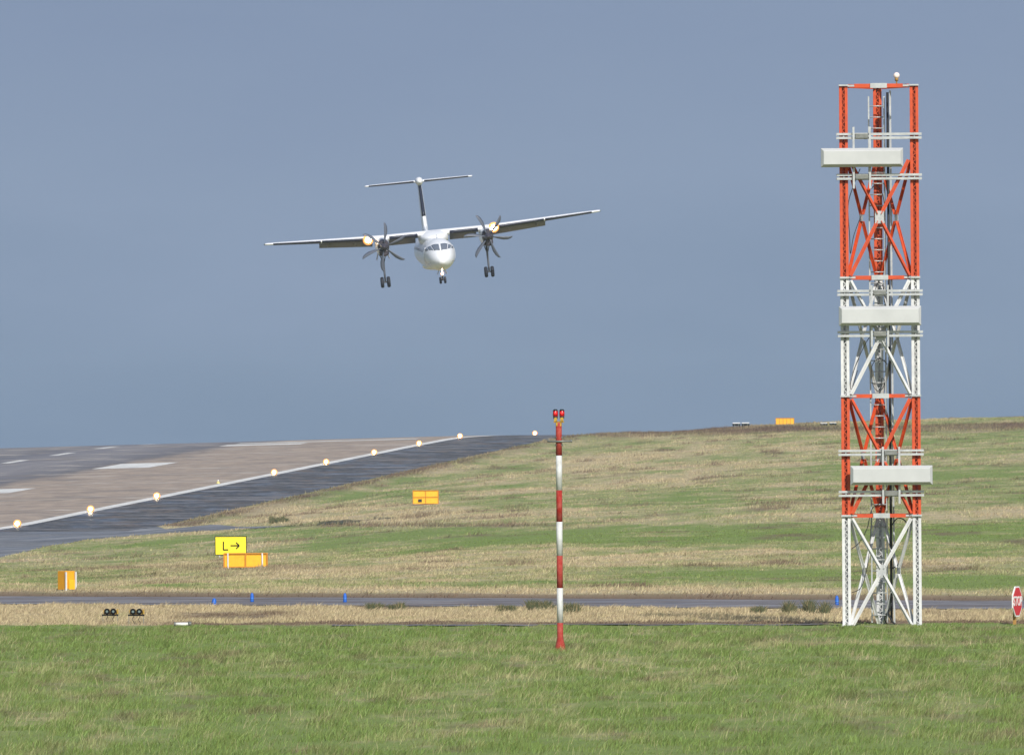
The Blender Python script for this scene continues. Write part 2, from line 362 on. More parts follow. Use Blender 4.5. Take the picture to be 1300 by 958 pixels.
def grass_mat(name, ground):
    m = bpy.data.materials.new(name); m.use_nodes = True; n = m.node_tree; l = n.links.new; p = n.nodes['Principled BSDF']
    def attr(a): x = n.nodes.new('ShaderNodeAttribute'); x.attribute_name = a; return x.outputs['Fac']
    geo = n.nodes.new('ShaderNodeNewGeometry')
    mpn = n.nodes.new('ShaderNodeMapping'); l(geo.outputs['Position'], mpn.inputs[0])
    mpn.inputs['Scale'].default_value = (1, .35, 1)
    def noise(sc_, det=5, r=.65):
        z = n.nodes.new('ShaderNodeTexNoise'); z.inputs['Scale'].default_value = sc_; z.inputs['Detail'].default_value = det
        z.inputs['Roughness'].default_value = r; l(mpn.outputs[0], z.inputs[0]); return z.outputs[0]
    def math_(op, a, b, c=None):
        x = n.nodes.new('ShaderNodeMath'); x.operation = op
        for i, q in enumerate((a, b, c)):
            if q is None: continue
            if isinstance(q, (int,float)): x.inputs[i].default_value = q
            else: l(q, x.inputs[i])
        return x.outputs[0]
    def mixc(f, a, b):
        x = n.nodes.new('ShaderNodeMix'); x.data_type = 'RGBA'
        if isinstance(f, (int,float)): x.inputs[0].default_value = f
        else: l(f, x.inputs[0])
        for i, q in ((6,a),(7,b)):
            if isinstance(q, tuple): x.inputs[i].default_value = (*q,1)
            else: l(q, x.inputs[i])
        return x.outputs[2]
    n1 = noise(1.1); n2 = noise(0.16, 4); n3 = noise(5.0, 3)
    d = math_('MULTIPLY_ADD', math_('SUBTRACT', n1, .5), 1.1, attr('dry'))
    rp = n.nodes.new('ShaderNodeMapRange'); rp.inputs[1].default_value = .10; rp.inputs[2].default_value = .92; l(d, rp.inputs[0])
    green = mixc(n2, (0.165,0.240,0.045), (0.260,0.310,0.088))
    green = mixc(math_('MULTIPLY', n3, .5), green, (0.20,0.29,0.145))
    dryc = mixc(n1, (0.46,0.39,0.235), (0.56,0.455,0.305))
    c = mixc(rp.outputs[0], green, dryc)
    c = mixc(attr('brown'), c, (0.19,0.135,0.10))
    if ground:
        c = mixc(math_('MULTIPLY', n3, .35), c, (0.07,0.075,0.03))
        b = n.nodes.new('ShaderNodeBump'); b.inputs['Strength'].default_value = .5; b.inputs['Distance'].default_value = .12
        l(n3, b.inputs['Height']); l(b.outputs[0], p.inputs['Normal'])
        p.inputs['Roughness'].default_value = .95; p.inputs['Specular IOR Level'].default_value = .1
        l(c, p.inputs['Base Color'])
    else:
        r = attr('rnd')
        hs = n.nodes.new('ShaderNodeHueSaturation'); l(c, hs.inputs['Color'])
        l(math_('MULTIPLY_ADD', r, .75, .72), hs.inputs['Value'])
        l(math_('MULTIPLY_ADD', r, .03, .485), hs.inputs['Hue'])
        df = n.nodes.new('ShaderNodeBsdfDiffuse'); tr = n.nodes.new('ShaderNodeBsdfTranslucent'); mx = n.nodes.new('ShaderNodeMixShader')
        l(hs.outputs[0], df.inputs[0]); l(hs.outputs[0], tr.inputs[0]); mx.inputs[0].default_value = .35
        l(df.outputs[0], mx.inputs[1]); l(tr.outputs[0], mx.inputs[2]); l(mx.outputs[0], n.nodes['Material Output'].inputs[0])
    return m
GM = grass_mat('rough_grass_ground', True); BM_ = grass_mat('grass_blades', False)

# terrain mesh
tt = np.concatenate([[-1.5,-1.0,-.6,-.35,-.2,-.13,-.09], np.linspace(-.066,.066,260), [.09,.13,.2,.35,.6,1.0,1.5]])
Dr = np.concatenate([[1,20,60,100,130,150], np.arange(160,325,1.5), np.arange(325,380,.7), np.arange(380,420,1.5), np.arange(420,1000,3.5), np.arange(1000,1960,4), np.arange(1970,2600,40), [2800,3200,4000]])
DD, Tt = np.meshgrid(Dr, tt, indexing='ij'); XX = (Tt*DD)
ZZ = H(XX.ravel(), DD.ravel()).reshape(DD.shape)
ZZ = ZZ - .15*pav(XX, DD, 3.0)
dry, brn = cover(XX.ravel(), DD.ravel())
nr, nc = DD.shape; idx = np.arange(nr*nc).reshape(nr, nc)
fc = np.stack([idx[:-1,:-1], idx[:-1,1:], idx[1:,1:], idx[1:,:-1]], -1).reshape(-1,4)
ground = np_mesh('ground', np.stack([XX.ravel(), DD.ravel(), ZZ.ravel()], -1), fc, GM, dict(dry=dry, brown=brn), True, 4)
tag(ground, kind='structure')
DD2, Tt2 = np.meshgrid(np.array([-2000,-300,-40,0,1.]), np.array([-3000,-600,-100,-20,0,20,100,600,3000.]), indexing='ij')
i2 = np.arange(DD2.size).reshape(DD2.shape)
f2 = np.stack([i2[:-1,:-1], i2[:-1,1:], i2[1:,1:], i2[1:,:-1]], -1).reshape(-1,4)
gb = np_mesh('ground', np.stack([Tt2.ravel(), DD2.ravel(), np.full(DD2.size, -.05)], -1), f2, GM, dict(dry=np.full(DD2.size,.3), brown=np.zeros(DD2.size)), True, 4)
tag(gb, kind='structure')

# ------------------------------------------------------------------ paved sheets
def paving_mat(name, c1, c2, rough, wetr, scale=.05, stretch=(1,.2,1), wet_lo=.45, wet_hi=.6, strk=None, rotz=0.0):
    m = bpy.data.materials.new(name); m.use_nodes = True; n = m.node_tree; l = n.links.new; p = n.nodes['Principled BSDF']
    geo = n.nodes.new('ShaderNodeNewGeometry'); mpn = n.nodes.new('ShaderNodeMapping'); l(geo.outputs['Position'], mpn.inputs[0])
    mpn.inputs['Scale'].default_value = stretch; mpn.inputs['Rotation'].default_value = (0,0,rotz)
    z = n.nodes.new('ShaderNodeTexNoise'); z.inputs['Scale'].default_value = scale; z.inputs['Detail'].default_value = 8; z.inputs['Roughness'].default_value = .7
    l(mpn.outputs[0], z.inputs[0])
    z2 = n.nodes.new('ShaderNodeTexNoise'); z2.inputs['Scale'].default_value = scale*5; z2.inputs['Detail'].default_value = 8; z2.inputs['Roughness'].default_value = .7
    l(mpn.outputs[0], z2.inputs[0])
    mx = n.nodes.new('ShaderNodeMix'); mx.data_type = 'RGBA'; mx.inputs[6].default_value = (*c1,1); mx.inputs[7].default_value = (*c2,1)
    r2 = n.nodes.new('ShaderNodeMapRange'); r2.inputs[1].default_value = .38; r2.inputs[2].default_value = .62; l(z2.outputs[0], r2.inputs[0])
    l(r2.outputs[0], mx.inputs[0]); l(mx.outputs[2], p.inputs['Base Color'])
    r = n.nodes.new('ShaderNodeMapRange'); r.inputs[1].default_value = wet_lo; r.inputs[2].default_value = wet_hi
    r.inputs[3].default_value = rough; r.inputs[4].default_value = wetr; l(z.outputs[0], r.inputs[0]); l(r.outputs[0], p.inputs['Roughness'])
    b = n.nodes.new('ShaderNodeBump'); b.inputs['Strength'].default_value = .25; b.inputs['Distance'].default_value = .01; l(z2.outputs[0], b.inputs['Height']); l(b.outputs[0], p.inputs['Normal'])
    return m
RZ = -math.atan(.0933)
PM = dict(
 conc=paving_mat('dry_runway_concrete', (0.27,0.225,0.185), (0.215,0.180,0.150), .9, .75, .03, (.3,1,1)),
 rub=paving_mat('worn_runway_asphalt', (0.17,0.16,0.165), (0.115,0.115,0.13), .8, .5, .05, (.5,.5,1)),
 should=paving_mat('wet_shoulder_asphalt', (0.10,0.095,0.095), (0.018,0.020,0.026), .75, .30, .22, (.7,.30,1), .46, .60),
 apron=paving_mat('damp_taxiway_asphalt', (0.17,0.175,0.19), (0.085,0.088,0.10), .7, .4, .2, (.5,.2,1)),
 taxi=paving_mat('taxiway_asphalt', (0.24,0.225,0.235), (0.075,0.065,0.062), .75, .35, .5, (.30,.9,1)),
 paint=paving_mat('runway_white_paint', (0.72,0.72,0.70), (0.55,0.55,0.53), .8, .6, .1, (1,.3,1)),
 faint=paving_mat('worn_line_paint', (0.42,0.38,0.33), (0.30,0.26,0.22), .8, .6, .1, (1,.3,1)))
def streaks(m, col, sc_, lo, hi):
    n = m.node_tree; l = n.links.new; p = n.nodes['Principled BSDF']; geo = n.nodes.new('ShaderNodeNewGeometry'); mp_ = n.nodes.new('ShaderNodeMapping')
    mp_.inputs['Rotation'].default_value = (0,0,math.atan(.0933)); mp_.inputs['Scale'].default_value = sc_; l(geo.outputs['Position'], mp_.inputs[0])
    z = n.nodes.new('ShaderNodeTexNoise'); z.inputs['Scale'].default_value = 1; z.inputs['Detail'].default_value = 5; z.inputs['Roughness'].default_value = .6; l(mp_.outputs[0], z.inputs[0])
    r_ = n.nodes.new('ShaderNodeMapRange'); r_.inputs[1].default_value = lo; r_.inputs[2].default_value = hi; r_.inputs[4].default_value = .85; l(z.outputs[0], r_.inputs[0])
    old = p.inputs['Base Color'].links[0].from_socket; mx = n.nodes.new('ShaderNodeMix'); mx.data_type = 'RGBA'; l(r_.outputs[0], mx.inputs[0]); l(old, mx.inputs[6]); mx.inputs[7].default_value = (*col,1); l(mx.outputs[2], p.inputs['Base Color'])
streaks(PM['should'], (.26,.25,.26), (.09,.22,1), .545, .62)  # pale streaks paint wet sheen into the asphalt colour
streaks(PM['should'], (.13,.10,.08), (.30,.11,1), .55, .63)
streaks(PM['apron'], (.28,.28,.29), (.05,.10,1), .52, .62)
streaks(PM['taxi'], (.10,.07,.05), (.25,.5,1), .50, .60)
streaks(PM['taxi'], (.42,.41,.43), (.12,1.1,1), .56, .63)
def runway_mat():
    m = paving_mat('runway_surface', (0.38,0.30,0.235), (0.25,0.20,0.165), .9, .75, .12, (.6,.3,1)); n = m.node_tree; l = n.links.new; p = n.nodes['Principled BSDF']
    at_ = n.nodes.new('ShaderNodeAttribute'); at_.attribute_name = 'across'
    geo = n.nodes.new('ShaderNodeNewGeometry'); mp_ = n.nodes.new('ShaderNodeMapping'); mp_.inputs['Rotation'].default_value = (0,0,math.atan(.0933)); l(geo.outputs['Position'], mp_.inputs[0]); mp_.inputs['Scale'].default_value = (1,.07,1)
    z = n.nodes.new('ShaderNodeTexNoise'); z.inputs['Scale'].default_value = .25; z.inputs['Detail'].default_value = 6; l(mp_.outputs[0], z.inputs[0])
    a = n.nodes.new('ShaderNodeMath'); a.operation = 'MULTIPLY_ADD'; a.inputs[1].default_value = 9; l(z.outputs[0], a.inputs[0]); l(at_.outputs['Fac'], a.inputs[2])
    mr_ = n.nodes.new('ShaderNodeMapRange'); mr_.inputs[1].default_value = 4.5; mr_.inputs[2].default_value = 84.5; l(a.outputs[0], mr_.inputs[0])
    cr = n.nodes.new('ShaderNodeValToRGB'); e = cr.color_ramp.elements; e[0].position = .36; e[0].color = (0,0,0,1); e[1].position = .42; e[1].color = (1,1,1,1); l(mr_.outputs[0], cr.inputs[0])
    c2 = n.nodes.new('ShaderNodeValToRGB'); e = c2.color_ramp.elements; e[0].position = .38; e[0].color = (.10,.095,.105,1); e[1].position = .95; e[1].color = (.17,.165,.18,1)
    for q_, col in ((.47,(.15,.145,.16,1)),(.55,(.20,.19,.20,1)),(.63,(.17,.165,.185,1)),(.72,(.12,.12,.14,1)),(.8,(.19,.18,.185,1))): x_ = e.new(q_); x_.color = col
    l(mr_.outputs[0], c2.inputs[0])
    old = p.inputs['Base Color'].links[0].from_socket; mx = n.nodes.new('ShaderNodeMix'); mx.data_type = 'RGBA'; l(cr.outputs[0], mx.inputs[0]); l(old, mx.inputs[6]); l(c2.outputs[0], mx.inputs[7]); l(mx.outputs[2], p.inputs['Base Color'])
    streaks(m, (.17,.15,.14), (.10,.07,1), .53, .68); streaks(m, (.46,.41,.36), (.10,.16,1), .58, .66)
    return m
RWM = runway_mat()
def sheet_sw(name, m, s0, s1, w0, w1, off, kind='structure', ds=5., nw=None, m_attr=False):
    ns = max(2, int(abs(s1-s0)/ds)+1); nw = nw or max(2, int(abs(w1-w0)/6)+2)
    S, Wv = np.meshgrid(np.linspace(s0,s1,ns), np.linspace(w0,w1,nw), indexing='ij')
    X, D = unsw(S, Wv); Z = H0(X.ravel(), D.ravel()).reshape(X.shape)+off
    i = np.arange(X.size).reshape(X.shape); f = np.stack([i[:-1,:-1], i[:-1,1:], i[1:,1:], i[1:,:-1]], -1).reshape(-1,4)
    o = np_mesh(name, np.stack([X.ravel(), D.ravel(), Z.ravel()],-1), f, m or RWM, dict(across=Wv.ravel()) if m_attr else None, True, 4)
    for p_ in (o,): tag(p_, kind=kind)
    return o
rw = sheet_sw('runway', None, -30, 900, 0.0, 112, .02, nw=84, m_attr=True)
sheet_sw('runway_shoulder', PM['should'], -25, 900, -15, 0.0, .03)
# apron + curving taxiway
us = np.arange(-400, 516, 5.); rows = 24; V = []
lo = np.interp(us, AP_u, ap_lo); hi = np.interp(us, AP_u, ap_hi)
for k in range(rows+1): 
    D = lo+(hi-lo)*k/rows; V.append((us-650)/F*D); V.append(D)
Xa = np.stack(V[0::2]); Da = np.stack(V[1::2]); Za = H0(Xa.ravel(), Da.ravel())+.012
i = np.arange(Xa.size).reshape(Xa.shape); f = np.stack([i[:-1,:-1], i[:-1,1:], i[1:,1:], i[1:,:-1]], -1).reshape(-1,4)
tag(np_mesh('runway_link_taxiway', np.stack([Xa.ravel(), Da.ravel(), Za],-1), f, PM['apron'], None, True, 4), kind='structure')
# near taxiway
xs = np.linspace(-120, 120, 121); V = []
wob = (fbm(xs/2.0, xs*0, 5, 3)-.5)*1.2
for k in range(7): V.append((xs, taxd(xs)-TXH-.4+wob*(k == 0)+(2*TXH+.6)*k/6+(fbm(xs/1.5, xs*0+9, 6, 3)-.5)*2*(k == 6)))
Xa = np.stack([a for a,b in V]); Da = np.stack([b for a,b in V]); Za = H0(Xa.ravel(), Da.ravel())+.02
i = np.arange(Xa.size).reshape(Xa.shape); f = np.stack([i[:-1,:-1], i[:-1,1:], i[1:,1:], i[1:,:-1]], -1).reshape(-1,4)
tag(np_mesh('taxiway', np.stack([Xa.ravel(), Da.ravel(), Za],-1), f, PM['taxi'], None, True, 4), kind='structure')
# service path behind the mown grass
def strip_path(name, m, x0, x1, d0, d1, off):
    xs = np.linspace(x0, x1, 61); Xa = np.stack([xs, xs]); Da = np.stack([fgd(xs)+d0, fgd(xs)+d1]); Z = H(Xa.ravel(), Da.ravel())+off
    Z = np.tile(np.maximum(Z[:61], Z[61:])+.012, 2)
    i = np.arange(122).reshape(2,61); f = np.stack([i[:-1,:-1], i[:-1,1:], i[1:,1:], i[1:,:-1]], -1).reshape(-1,4)
    tag(np_mesh(name, np.stack([Xa.ravel(), Da.ravel(), Z],-1), f, m, None, True, 4), kind='structure')
strip_path('path', PM['taxi'], -5, 8.4, -1.9, -.2, .0)
# painted markings
sheet_sw('runway_edge_line', PM['paint'], -30, 620, -.1, 1.5, .036)
def mark(name, s0, s1, w0, w1, m='paint'): sheet_sw(name, PM[m], s0, s1, w0, w1, .032, ds=4.)
mark('touchdown_mark', 166, 190, 24, 32); mark('touchdown_mark', 303, 335, 24.3, 32)
mark('touchdown_mark', 453, 464, 21, 33); mark('touchdown_mark', 473, 481, 6, 33)
for k in range(12): mark('centre_line_dash', 112+50*k, 132+50*k, 51.2, 52.6)
mark('faded_cross_line', 121, 123.5, 10, 24, 'faint'); mark('faded_cross_line', 203, 205.5, 20, 31, 'faint'); mark('faded_cross_line', 235, 237.5, 4, 12, 'faint')

# ------------------------------------------------------------------ aircraft
def build_aircraft():
    DP = 918.0; mid = at(560.3, 323.8, DP)
    root = empty('turboprop_airliner', mid); tag(root, 'white twin propeller airliner on final approach, banked, wheels down and landing lights on', 'aircraft')
    P = M['plane']
    ST = [(0,.03,.03,-.52),(.12,.24,.22,-.51),(.35,.42,.40,-.49),(.8,.66,.64,-.43),(1.3,.86,.84,-.35),(1.9,1.03,1.03,-.25),(2.6,1.17,1.17,-.16),(3.5,1.28,1.28,-.06),(4.6,1.34,1.345,0),(6,1.345,1.345,0),
          (10,1.345,1.345,0),(14,1.345,1.345,0),(18,1.345,1.345,0),(22,1.33,1.33,.02),(24.5,1.18,1.16,.16),(27,.95,.90,.36),(29.5,.62,.60,.62),(31.5,.33,.34,.84),(32.8,.06,.08,.98)]
    yy = [a[0] for a in ST]
    def sec(y): return [np.interp(y, yy, [a[k] for a in ST]) for k in (1,2,3)]
    def pt(y, a, off=0.0):        # a from top, clockwise seen from the front
        hw, hh, zc = sec(y); return Vector(((hw+off)*math.sin(a), y, zc+(hh+off)*math.cos(a)))
    N = 40; m = MB(); ys = sorted(set(yy+[.2,.55,1.0,1.6,2.2,3.0,4.0,5.2,8,12,16,20,23.3,26,28.2]))
    m.loft([[pt(y, -2*math.pi*k/N) for k in range(N)] for y in ys], 0)
    fus = m.build('fuselage', P, root)
    def patch(name, y0, y1, a0, a1, mm, par, off=.015, n=6, y0b=None, y1b=None):
        q = MB(); vs = []
        for i in range(n+1):
            for j in range(n+1):
                a = a0+(a1-a0)*j/n; ya = y0+((y0b if y0b is not None else y0)-y0)*j/n; yb = y1+((y1b if y1b is not None else y1)-y1)*j/n
                vs.append(pt(ya+(yb-ya)*i/n, a, off))
        q.add(vs, [(i*(n+1)+j, i*(n+1)+j+1, (i+1)*(n+1)+j+1, (i+1)*(n+1)+j) for i in range(n) for j in range(n)], 0, True)
        o = q.build(name, mm, par); so = o.modifiers.new('solid','SOLIDIFY'); so.thickness = .01; so.offset = 0
        return o
    for sd_ in (-1, 1):
        patch('windscreen', 1.10, 2.25, sd_*R(4), sd_*R(35), M['glass'], fus, y0b=1.45, y1b=2.75)
        patch('cockpit_side_window', 1.55, 2.8, sd_*R(38), sd_*R(52), M['glass'], fus, y0b=2.25, y1b=3.3)
        patch('cockpit_side_window', 2.45, 3.45, sd_*R(55), sd_*R(66), M['glass'], fus, y0b=3.1, y1b=4.1)
        for k in range(19):
            y = 5.6+k*.92
            patch('cabin_window', y, y+.28, sd_*R(69), sd_*R(78), M['glass'], fus, n=3)
        patch('cabin_door' if sd_ > 0 else 'baggage_door', 3.9, 4.7, sd_*R(58), sd_*R(118), M['grey'] if False else P, fus, off=.02, n=5)
    # belly fairing and wing root fairing
    def ell(y, hw, hh, zc, n=24, pw=2.4):
        o = []
        for k in range(n):
            a = 2*math.pi*k/n; c, s_ = math.cos(a), math.sin(a)
            o.append(Vector((hw*math.copysign(abs(c)**(2/pw), c), y, zc+hh*math.copysign(abs(s_)**(2/pw), s_))))
        return o
    m = MB(); m.loft([ell(9.2,.3,.06,1.30),ell(9.8,.75,.28,1.25),ell(10.6,1.08,.50,1.25),ell(11.4,1.22,.66,1.25),ell(13,1.26,.70,1.22),ell(15,1.2,.58,1.25),ell(17,.8,.32,1.25),ell(18.2,.2,.06,1.28)]); m.build('wing_root_fairing', P, root)
    m = MB(); m.loft([ell(9.5,.2,.1,-1.1),ell(11,1.0,.36,-1.05),ell(14,1.1,.40,-1.04),ell(17,.9,.34,-1.06),ell(19,.2,.1,-1.1)]); m.build('belly_fairing', P, root)
    # wing
    def foil(x, yle, ch, z, t, n=14, inc=0.03):
        up = []; dn = []
        for k in range(n+1):
            c = (1-math.cos(math.pi*k/n))/2; yt = 5*t*(.2969*math.sqrt(c)-.126*c-.3516*c*c+.2843*c**3-.1036*c**4)
            up.append((c, yt*1.15)); dn.append((c, -yt*.85))
        ring = up[::-1]+dn[1:-1]
        return [Vector((x, yle+c*ch, z+zz*ch-inc*(c-.3)*ch)) for c, zz in ring]
    def wst(x):   # yle, chord, z, t
        a = abs(x)
        return (np.interp(a,[0,4.4,14.1],[11.2,11.25,12.1]), np.interp(a,[0,4.4,13.6,14.2],[3.0,3.0,1.75,1.3]), 1.62+max(0,a-4.4)*math.tan(R(2.9)), np.interp(a,[0,4.4,14.2],[.185,.18,.13]))
    xs = [-14.2,-13.9,-12,-10,-8,-6,-4.4,-2,0,2,4.4,6,8,10,12,13.9,14.2]
    m = MB()
    def full(x): y,c,z,t = wst(x); return foil(x,y,c,z,t)
    m.loft([full(x) for x in xs]); wing = m.build('wing', P, root)
    # de-icing boots on the leading edges
    def boot(x0, x1, stf, par, frac=.06, nseg=6):
        q = MB(); rs = []
        for i in range(nseg+1):
            x = x0+(x1-x0)*i/nseg; y,c,z,t = stf(x); r = foil(x,y-.012,c,z,t,n=22)
            le = 22; r = [v for v in r]; sel = r[le-2: le+8]
            rs.append([Vector((v.x, v.y-.012, v.z-.004)) for v in sel])
        n = len(rs[0]); vs = [v for r in rs for v in r]
        q.add(vs, [(i*n+k, i*n+k+1, (i+1)*n+k+1, (i+1)*n+k) for i in range(len(rs)-1) for k in range(n-1)], 0, True)
        o = q.build('deicing_boot', M['boot'], par); so = o.modifiers.new('solid','SOLIDIFY'); so.thickness = .015; so.offset = 0
    for a, b in ((1.35,3.75),(5.1,9.4),(9.5,13.5)):
        boot(a, b, wst, wing); boot(-a, -b, wst, wing)
    # flaps, lowered
    for s_ in (-1,1):
        for a, b in ((1.45,3.7),(5.1,9.6)):
            m = MB(); rs = []
            for x in (a, (a+b)/2, b):
                y,c,z,t = wst(x); r = foil(s_*x, 0, c*.30, 0, .15, n=10, inc=0)
                rot = Matrix.Rotation(R(-33), 3, 'X')
                rs.append([rot @ Vector((0, v.y, v.z))+Vector((s_*x, y+c*.86, z-.20)) for v in r])
            m.loft(rs); m.build('flap', M['under'], root)
        for x in (2.6, 6.6, 8.9):
            y,c,z,t = wst(x); m = MB()
            m.loft([ell(y+c*.55,.03,.03,z-.18,10,2),ell(y+c*.7,.07,.13,z-.25,10,2),ell(y+c*.95,.07,.17,z-.36,10,2),ell(y+c*1.15,.02,.03,z-.42,10,2)])
            for i in range(len(m.v)): v = m.v[i]; m.v[i] = (v[0]+s_*x, v[1], v[2])
            m.build('flap_track_fairing', M['under'], root)
        m = MB(); m.ball((0,0,0), .07, n=8); o = m.build('wing_tip_light', M['lens'], root); o.location = (s_*14.22, 12.3, 1.62+9.8*math.tan(R(2.9)))
    # tail
    def fst(z):  # y leading edge, chord, half thickness ratio
        return (np.interp(z,[.9,5.75],[25.6,29.2]), np.interp(z,[.9,5.75],[4.6,2.9]), .13)
    m = MB(); rs = []
    for z in (.7, 1.6, 2.6, 3.6, 4.6, 5.7):
        y,c,t = fst(z); r = foil(0,0,c,0,t,inc=0); rs.append([Vector((v.z/1.0*.9, y+v.y, z)) for v in r])
    m.loft(rs); fin = m.build('tail_fin', P, root)
    m = MB(); rs = []
    for i in range(7):
        z = 2.9+(5.5-2.9)*i/6; y,c,t = fst(z); r = foil(0,-.02,c,0,t,n=22,inc=0); sel = r[22-4:22+5]
        rs.append([Vector((v.z*.88, y+v.y-.012, z)) for v in sel])
    n = len(rs[0]); m.add([v for r in rs for v in r], [(i*n+k, i*n+k+1, (i+1)*n+k+1, (i+1)*n+k) for i in range(6) for k in range(n-1)], 0, True)
    o = m.build('deicing_boot', M['boot'], fin); so = o.modifiers.new('solid','SOLIDIFY'); so.thickness = .015; so.offset = 0
    m = MB(); m.loft([ell(22.5,.05,.05,1.45,12,2),ell(24.5,.16,.3,1.45,12,2),ell(26.5,.26,.62,1.5,12,2),ell(29,.2,.5,1.6,12,2)]); m.build('dorsal_fairing', P, fin)
    def tst(x): a = abs(x); return (np.interp(a,[0,4.6],[29.5,30.2]), np.interp(a,[0,4.5,4.64],[1.9,1.25,.9]), 5.85, .12)
    m = MB(); m.loft([foil(x,*tst(x),inc=0) for x in (-4.64,-4.5,-2.5,-.8,0,.8,2.5,4.5,4.64)]); tp = m.build('tailplane', P, root)
    boot(.45, 4.3, tst, tp); boot(-.45, -4.3, tst, tp)
    m = MB(); m.loft([ell(28.3,.03,.03,5.85,14,2),ell(28.7,.25,.27,5.86,14,2),ell(29.3,.34,.36,5.87,14,2),ell(31,.3,.3,5.87,14,2),ell(32.4,.04,.05,5.85,14,2)]); m.build('tail_bullet', P, root)
    # nacelles, propellers, landing gear
    for s_ in (-1,1):
        nx = s_*4.4; off = lambda r: [Vector((v.x+nx, v.y, v.z)) for v in r]
        m = MB(); m.loft([off(ell(*a)) for a in ((8.55,.36,.38,1.12,24,2.1),(8.8,.46,.50,1.08,24,2.2),(9.6,.52,.66,1.04,24,2.4),(11,.56,.78,1.0,24,2.5),(13,.56,.74,1.06,24,2.5),(15.5,.42,.50,1.2,24,2.3),(17.3,.10,.14,1.35,24,2))])
        nc_ = m.build('engine_nacelle', P, root)
        m = MB(); m.loft([off(ell(*a)) for a in ((8.50,.10,.10,.52,20,2),(8.47,.30,.20,.50,20,2.4),(8.53,.38,.28,.50,20,2.4),(8.9,.42,.34,.52,20,2.4),(10.4,.40,.34,.56,20,2.4))], 0); m.build('air_intake', M['nac'], nc_)
        m = MB(); m.loft([off(ell(*a)) for a in ((8.535,.365,.385,1.12,24,2.1),(8.78,.467,.507,1.08,24,2.2),(9.15,.497,.59,1.06,24,2.3))]); m.build('dark_cowl_ring', M['nac'], nc_)
        # propeller
        pr = bpy.data.objects.new('propeller', None); C.objects.link(pr); pr.parent = root; pr.location = (nx, 8.25, 1.0); pr.rotation_euler = (0, R(11 if s_ < 0 else 40), 0)
        m = MB(); rs = []
        for y, r in ((-.62,.02),(-.55,.10),(-.35,.20),(-.1,.27),(.15,.31),(.27,.32)): rs.append([Vector((r*math.cos(2*math.pi*k/20), y, r*math.sin(2*math.pi*k/20))) for k in range(20)])
        m.loft(rs); m.build('spinner', M['nac'], pr)
        for k in range(6):
            m = MB(); rs = []
            for r, wd, tw, sweep in ((.25,.13,60,0),(.5,.18,52,0),(.9,.29,42,.02),(1.3,.34,35,.03),(1.7,.30,29,-.02),(1.95,.20,25,-.10),(2.05,.06,23,-.18)):
                t_ = R(tw); c_, q = math.cos(t_), math.sin(t_); th = .035 if r < 1 else .022
                rs.append([Vector((wd/2*a*c_+sweep, wd/2*a*q+th*b, r)) for a, b in ((-1,0),(-.4,-1),(.4,-1),(1,0),(.4,1),(-.4,1))])
            m.loft(rs); b_ = m.build('propeller_blade', M['prop'], pr); b_.rotation_euler = (0, k*math.pi/3, 0)
        # main gear
        m = MB(); m.tube([(nx,12.6,.35),(nx,12.2,-2.02)], [.10,.075], 10); m.bar((nx,11.5,.3),(nx,12.25,-.9),.07,.07); m.bar((nx-.3,12.4,.45),(nx,12.3,-.55),.07,.07); m.bar((nx+.3,12.4,.45),(nx,12.3,-.55),.07,.07)
        m.tube([(nx-.36,12.2,-2.05),(nx+.36,12.2,-2.05)], .06, 8); m.bar((nx,12.15,-1.2),(nx,11.85,-1.65),.05,.05); m.bar((nx,11.85,-1.65),(nx,12.15,-1.98),.05,.05)
        g = m.build('main_gear_leg', M['strut'], root)
        for t_ in (-1,1):
            m = MB(); cx = nx+t_*.27; rs = []
            for dx, r in ((-.13,.30),(-.14,.38),(-.09,.445),(0,.46),(.09,.445),(.14,.38),(.13,.30)): rs.append([Vector((cx+dx, 12.2+r*math.cos(2*math.pi*k/24), -2.05+r*math.sin(2*math.pi*k/24))) for k in range(24)])
            m.loft(rs); wh = m.build('main_wheel', M['tyre'], g)
            m = MB(); m.tube([(cx-.125,12.2,-2.05),(cx+.125,12.2,-2.05)], .2, 14); m.build('wheel_hub', M['galvd'], wh)
        for t_ in (-1,1):
            m = MB(); m.add([(nx+t_*.42,11.3,.42),(nx+t_*.42,13.3,.42),(nx+t_*.56,13.3,-.12),(nx+t_*.56,11.3,-.12)], [(0,1,2,3)]); o = m.build('gear_door', M['grey'], nc_)
            so = o.modifiers.new('solid','SOLIDIFY'); so.thickness = .03
        m = MB(); m.box((nx,12.2,.28),(.62,1.5,.12)); m.build('gear_bay', M['black'], nc_)
        # landing light: lens set in an added glowing ball that imitates its halo
        x_, y_ = s_*(5.55 if s_ < 0 else 5.1), wst(5.4)[0]
        m = MB(); m.ball((x_, y_-.03, wst(5.4)[2]-.02), .44, n=16); ll = m.build('landing_light_halo', M['halo'], root)
        m = MB(); m.tube([(x_,y_-.52,wst(5.4)[2]-.02),(x_,y_-.20,wst(5.4)[2]-.02)], .25, 16); m.build('lamp_lens', M['lamp'], ll)
    # nose gear
    m = MB(); m.tube([(0,2.9,-1.0),(0,2.6,-2.1)], [.08,.06], 10); m.bar((0,3.6,-1.2),(0,2.7,-1.8),.06,.06); m.tube([(-.22,2.58,-2.12),(.22,2.58,-2.12)], .045, 8)
    g = m.build('nose_gear_leg', M['strut'], root)
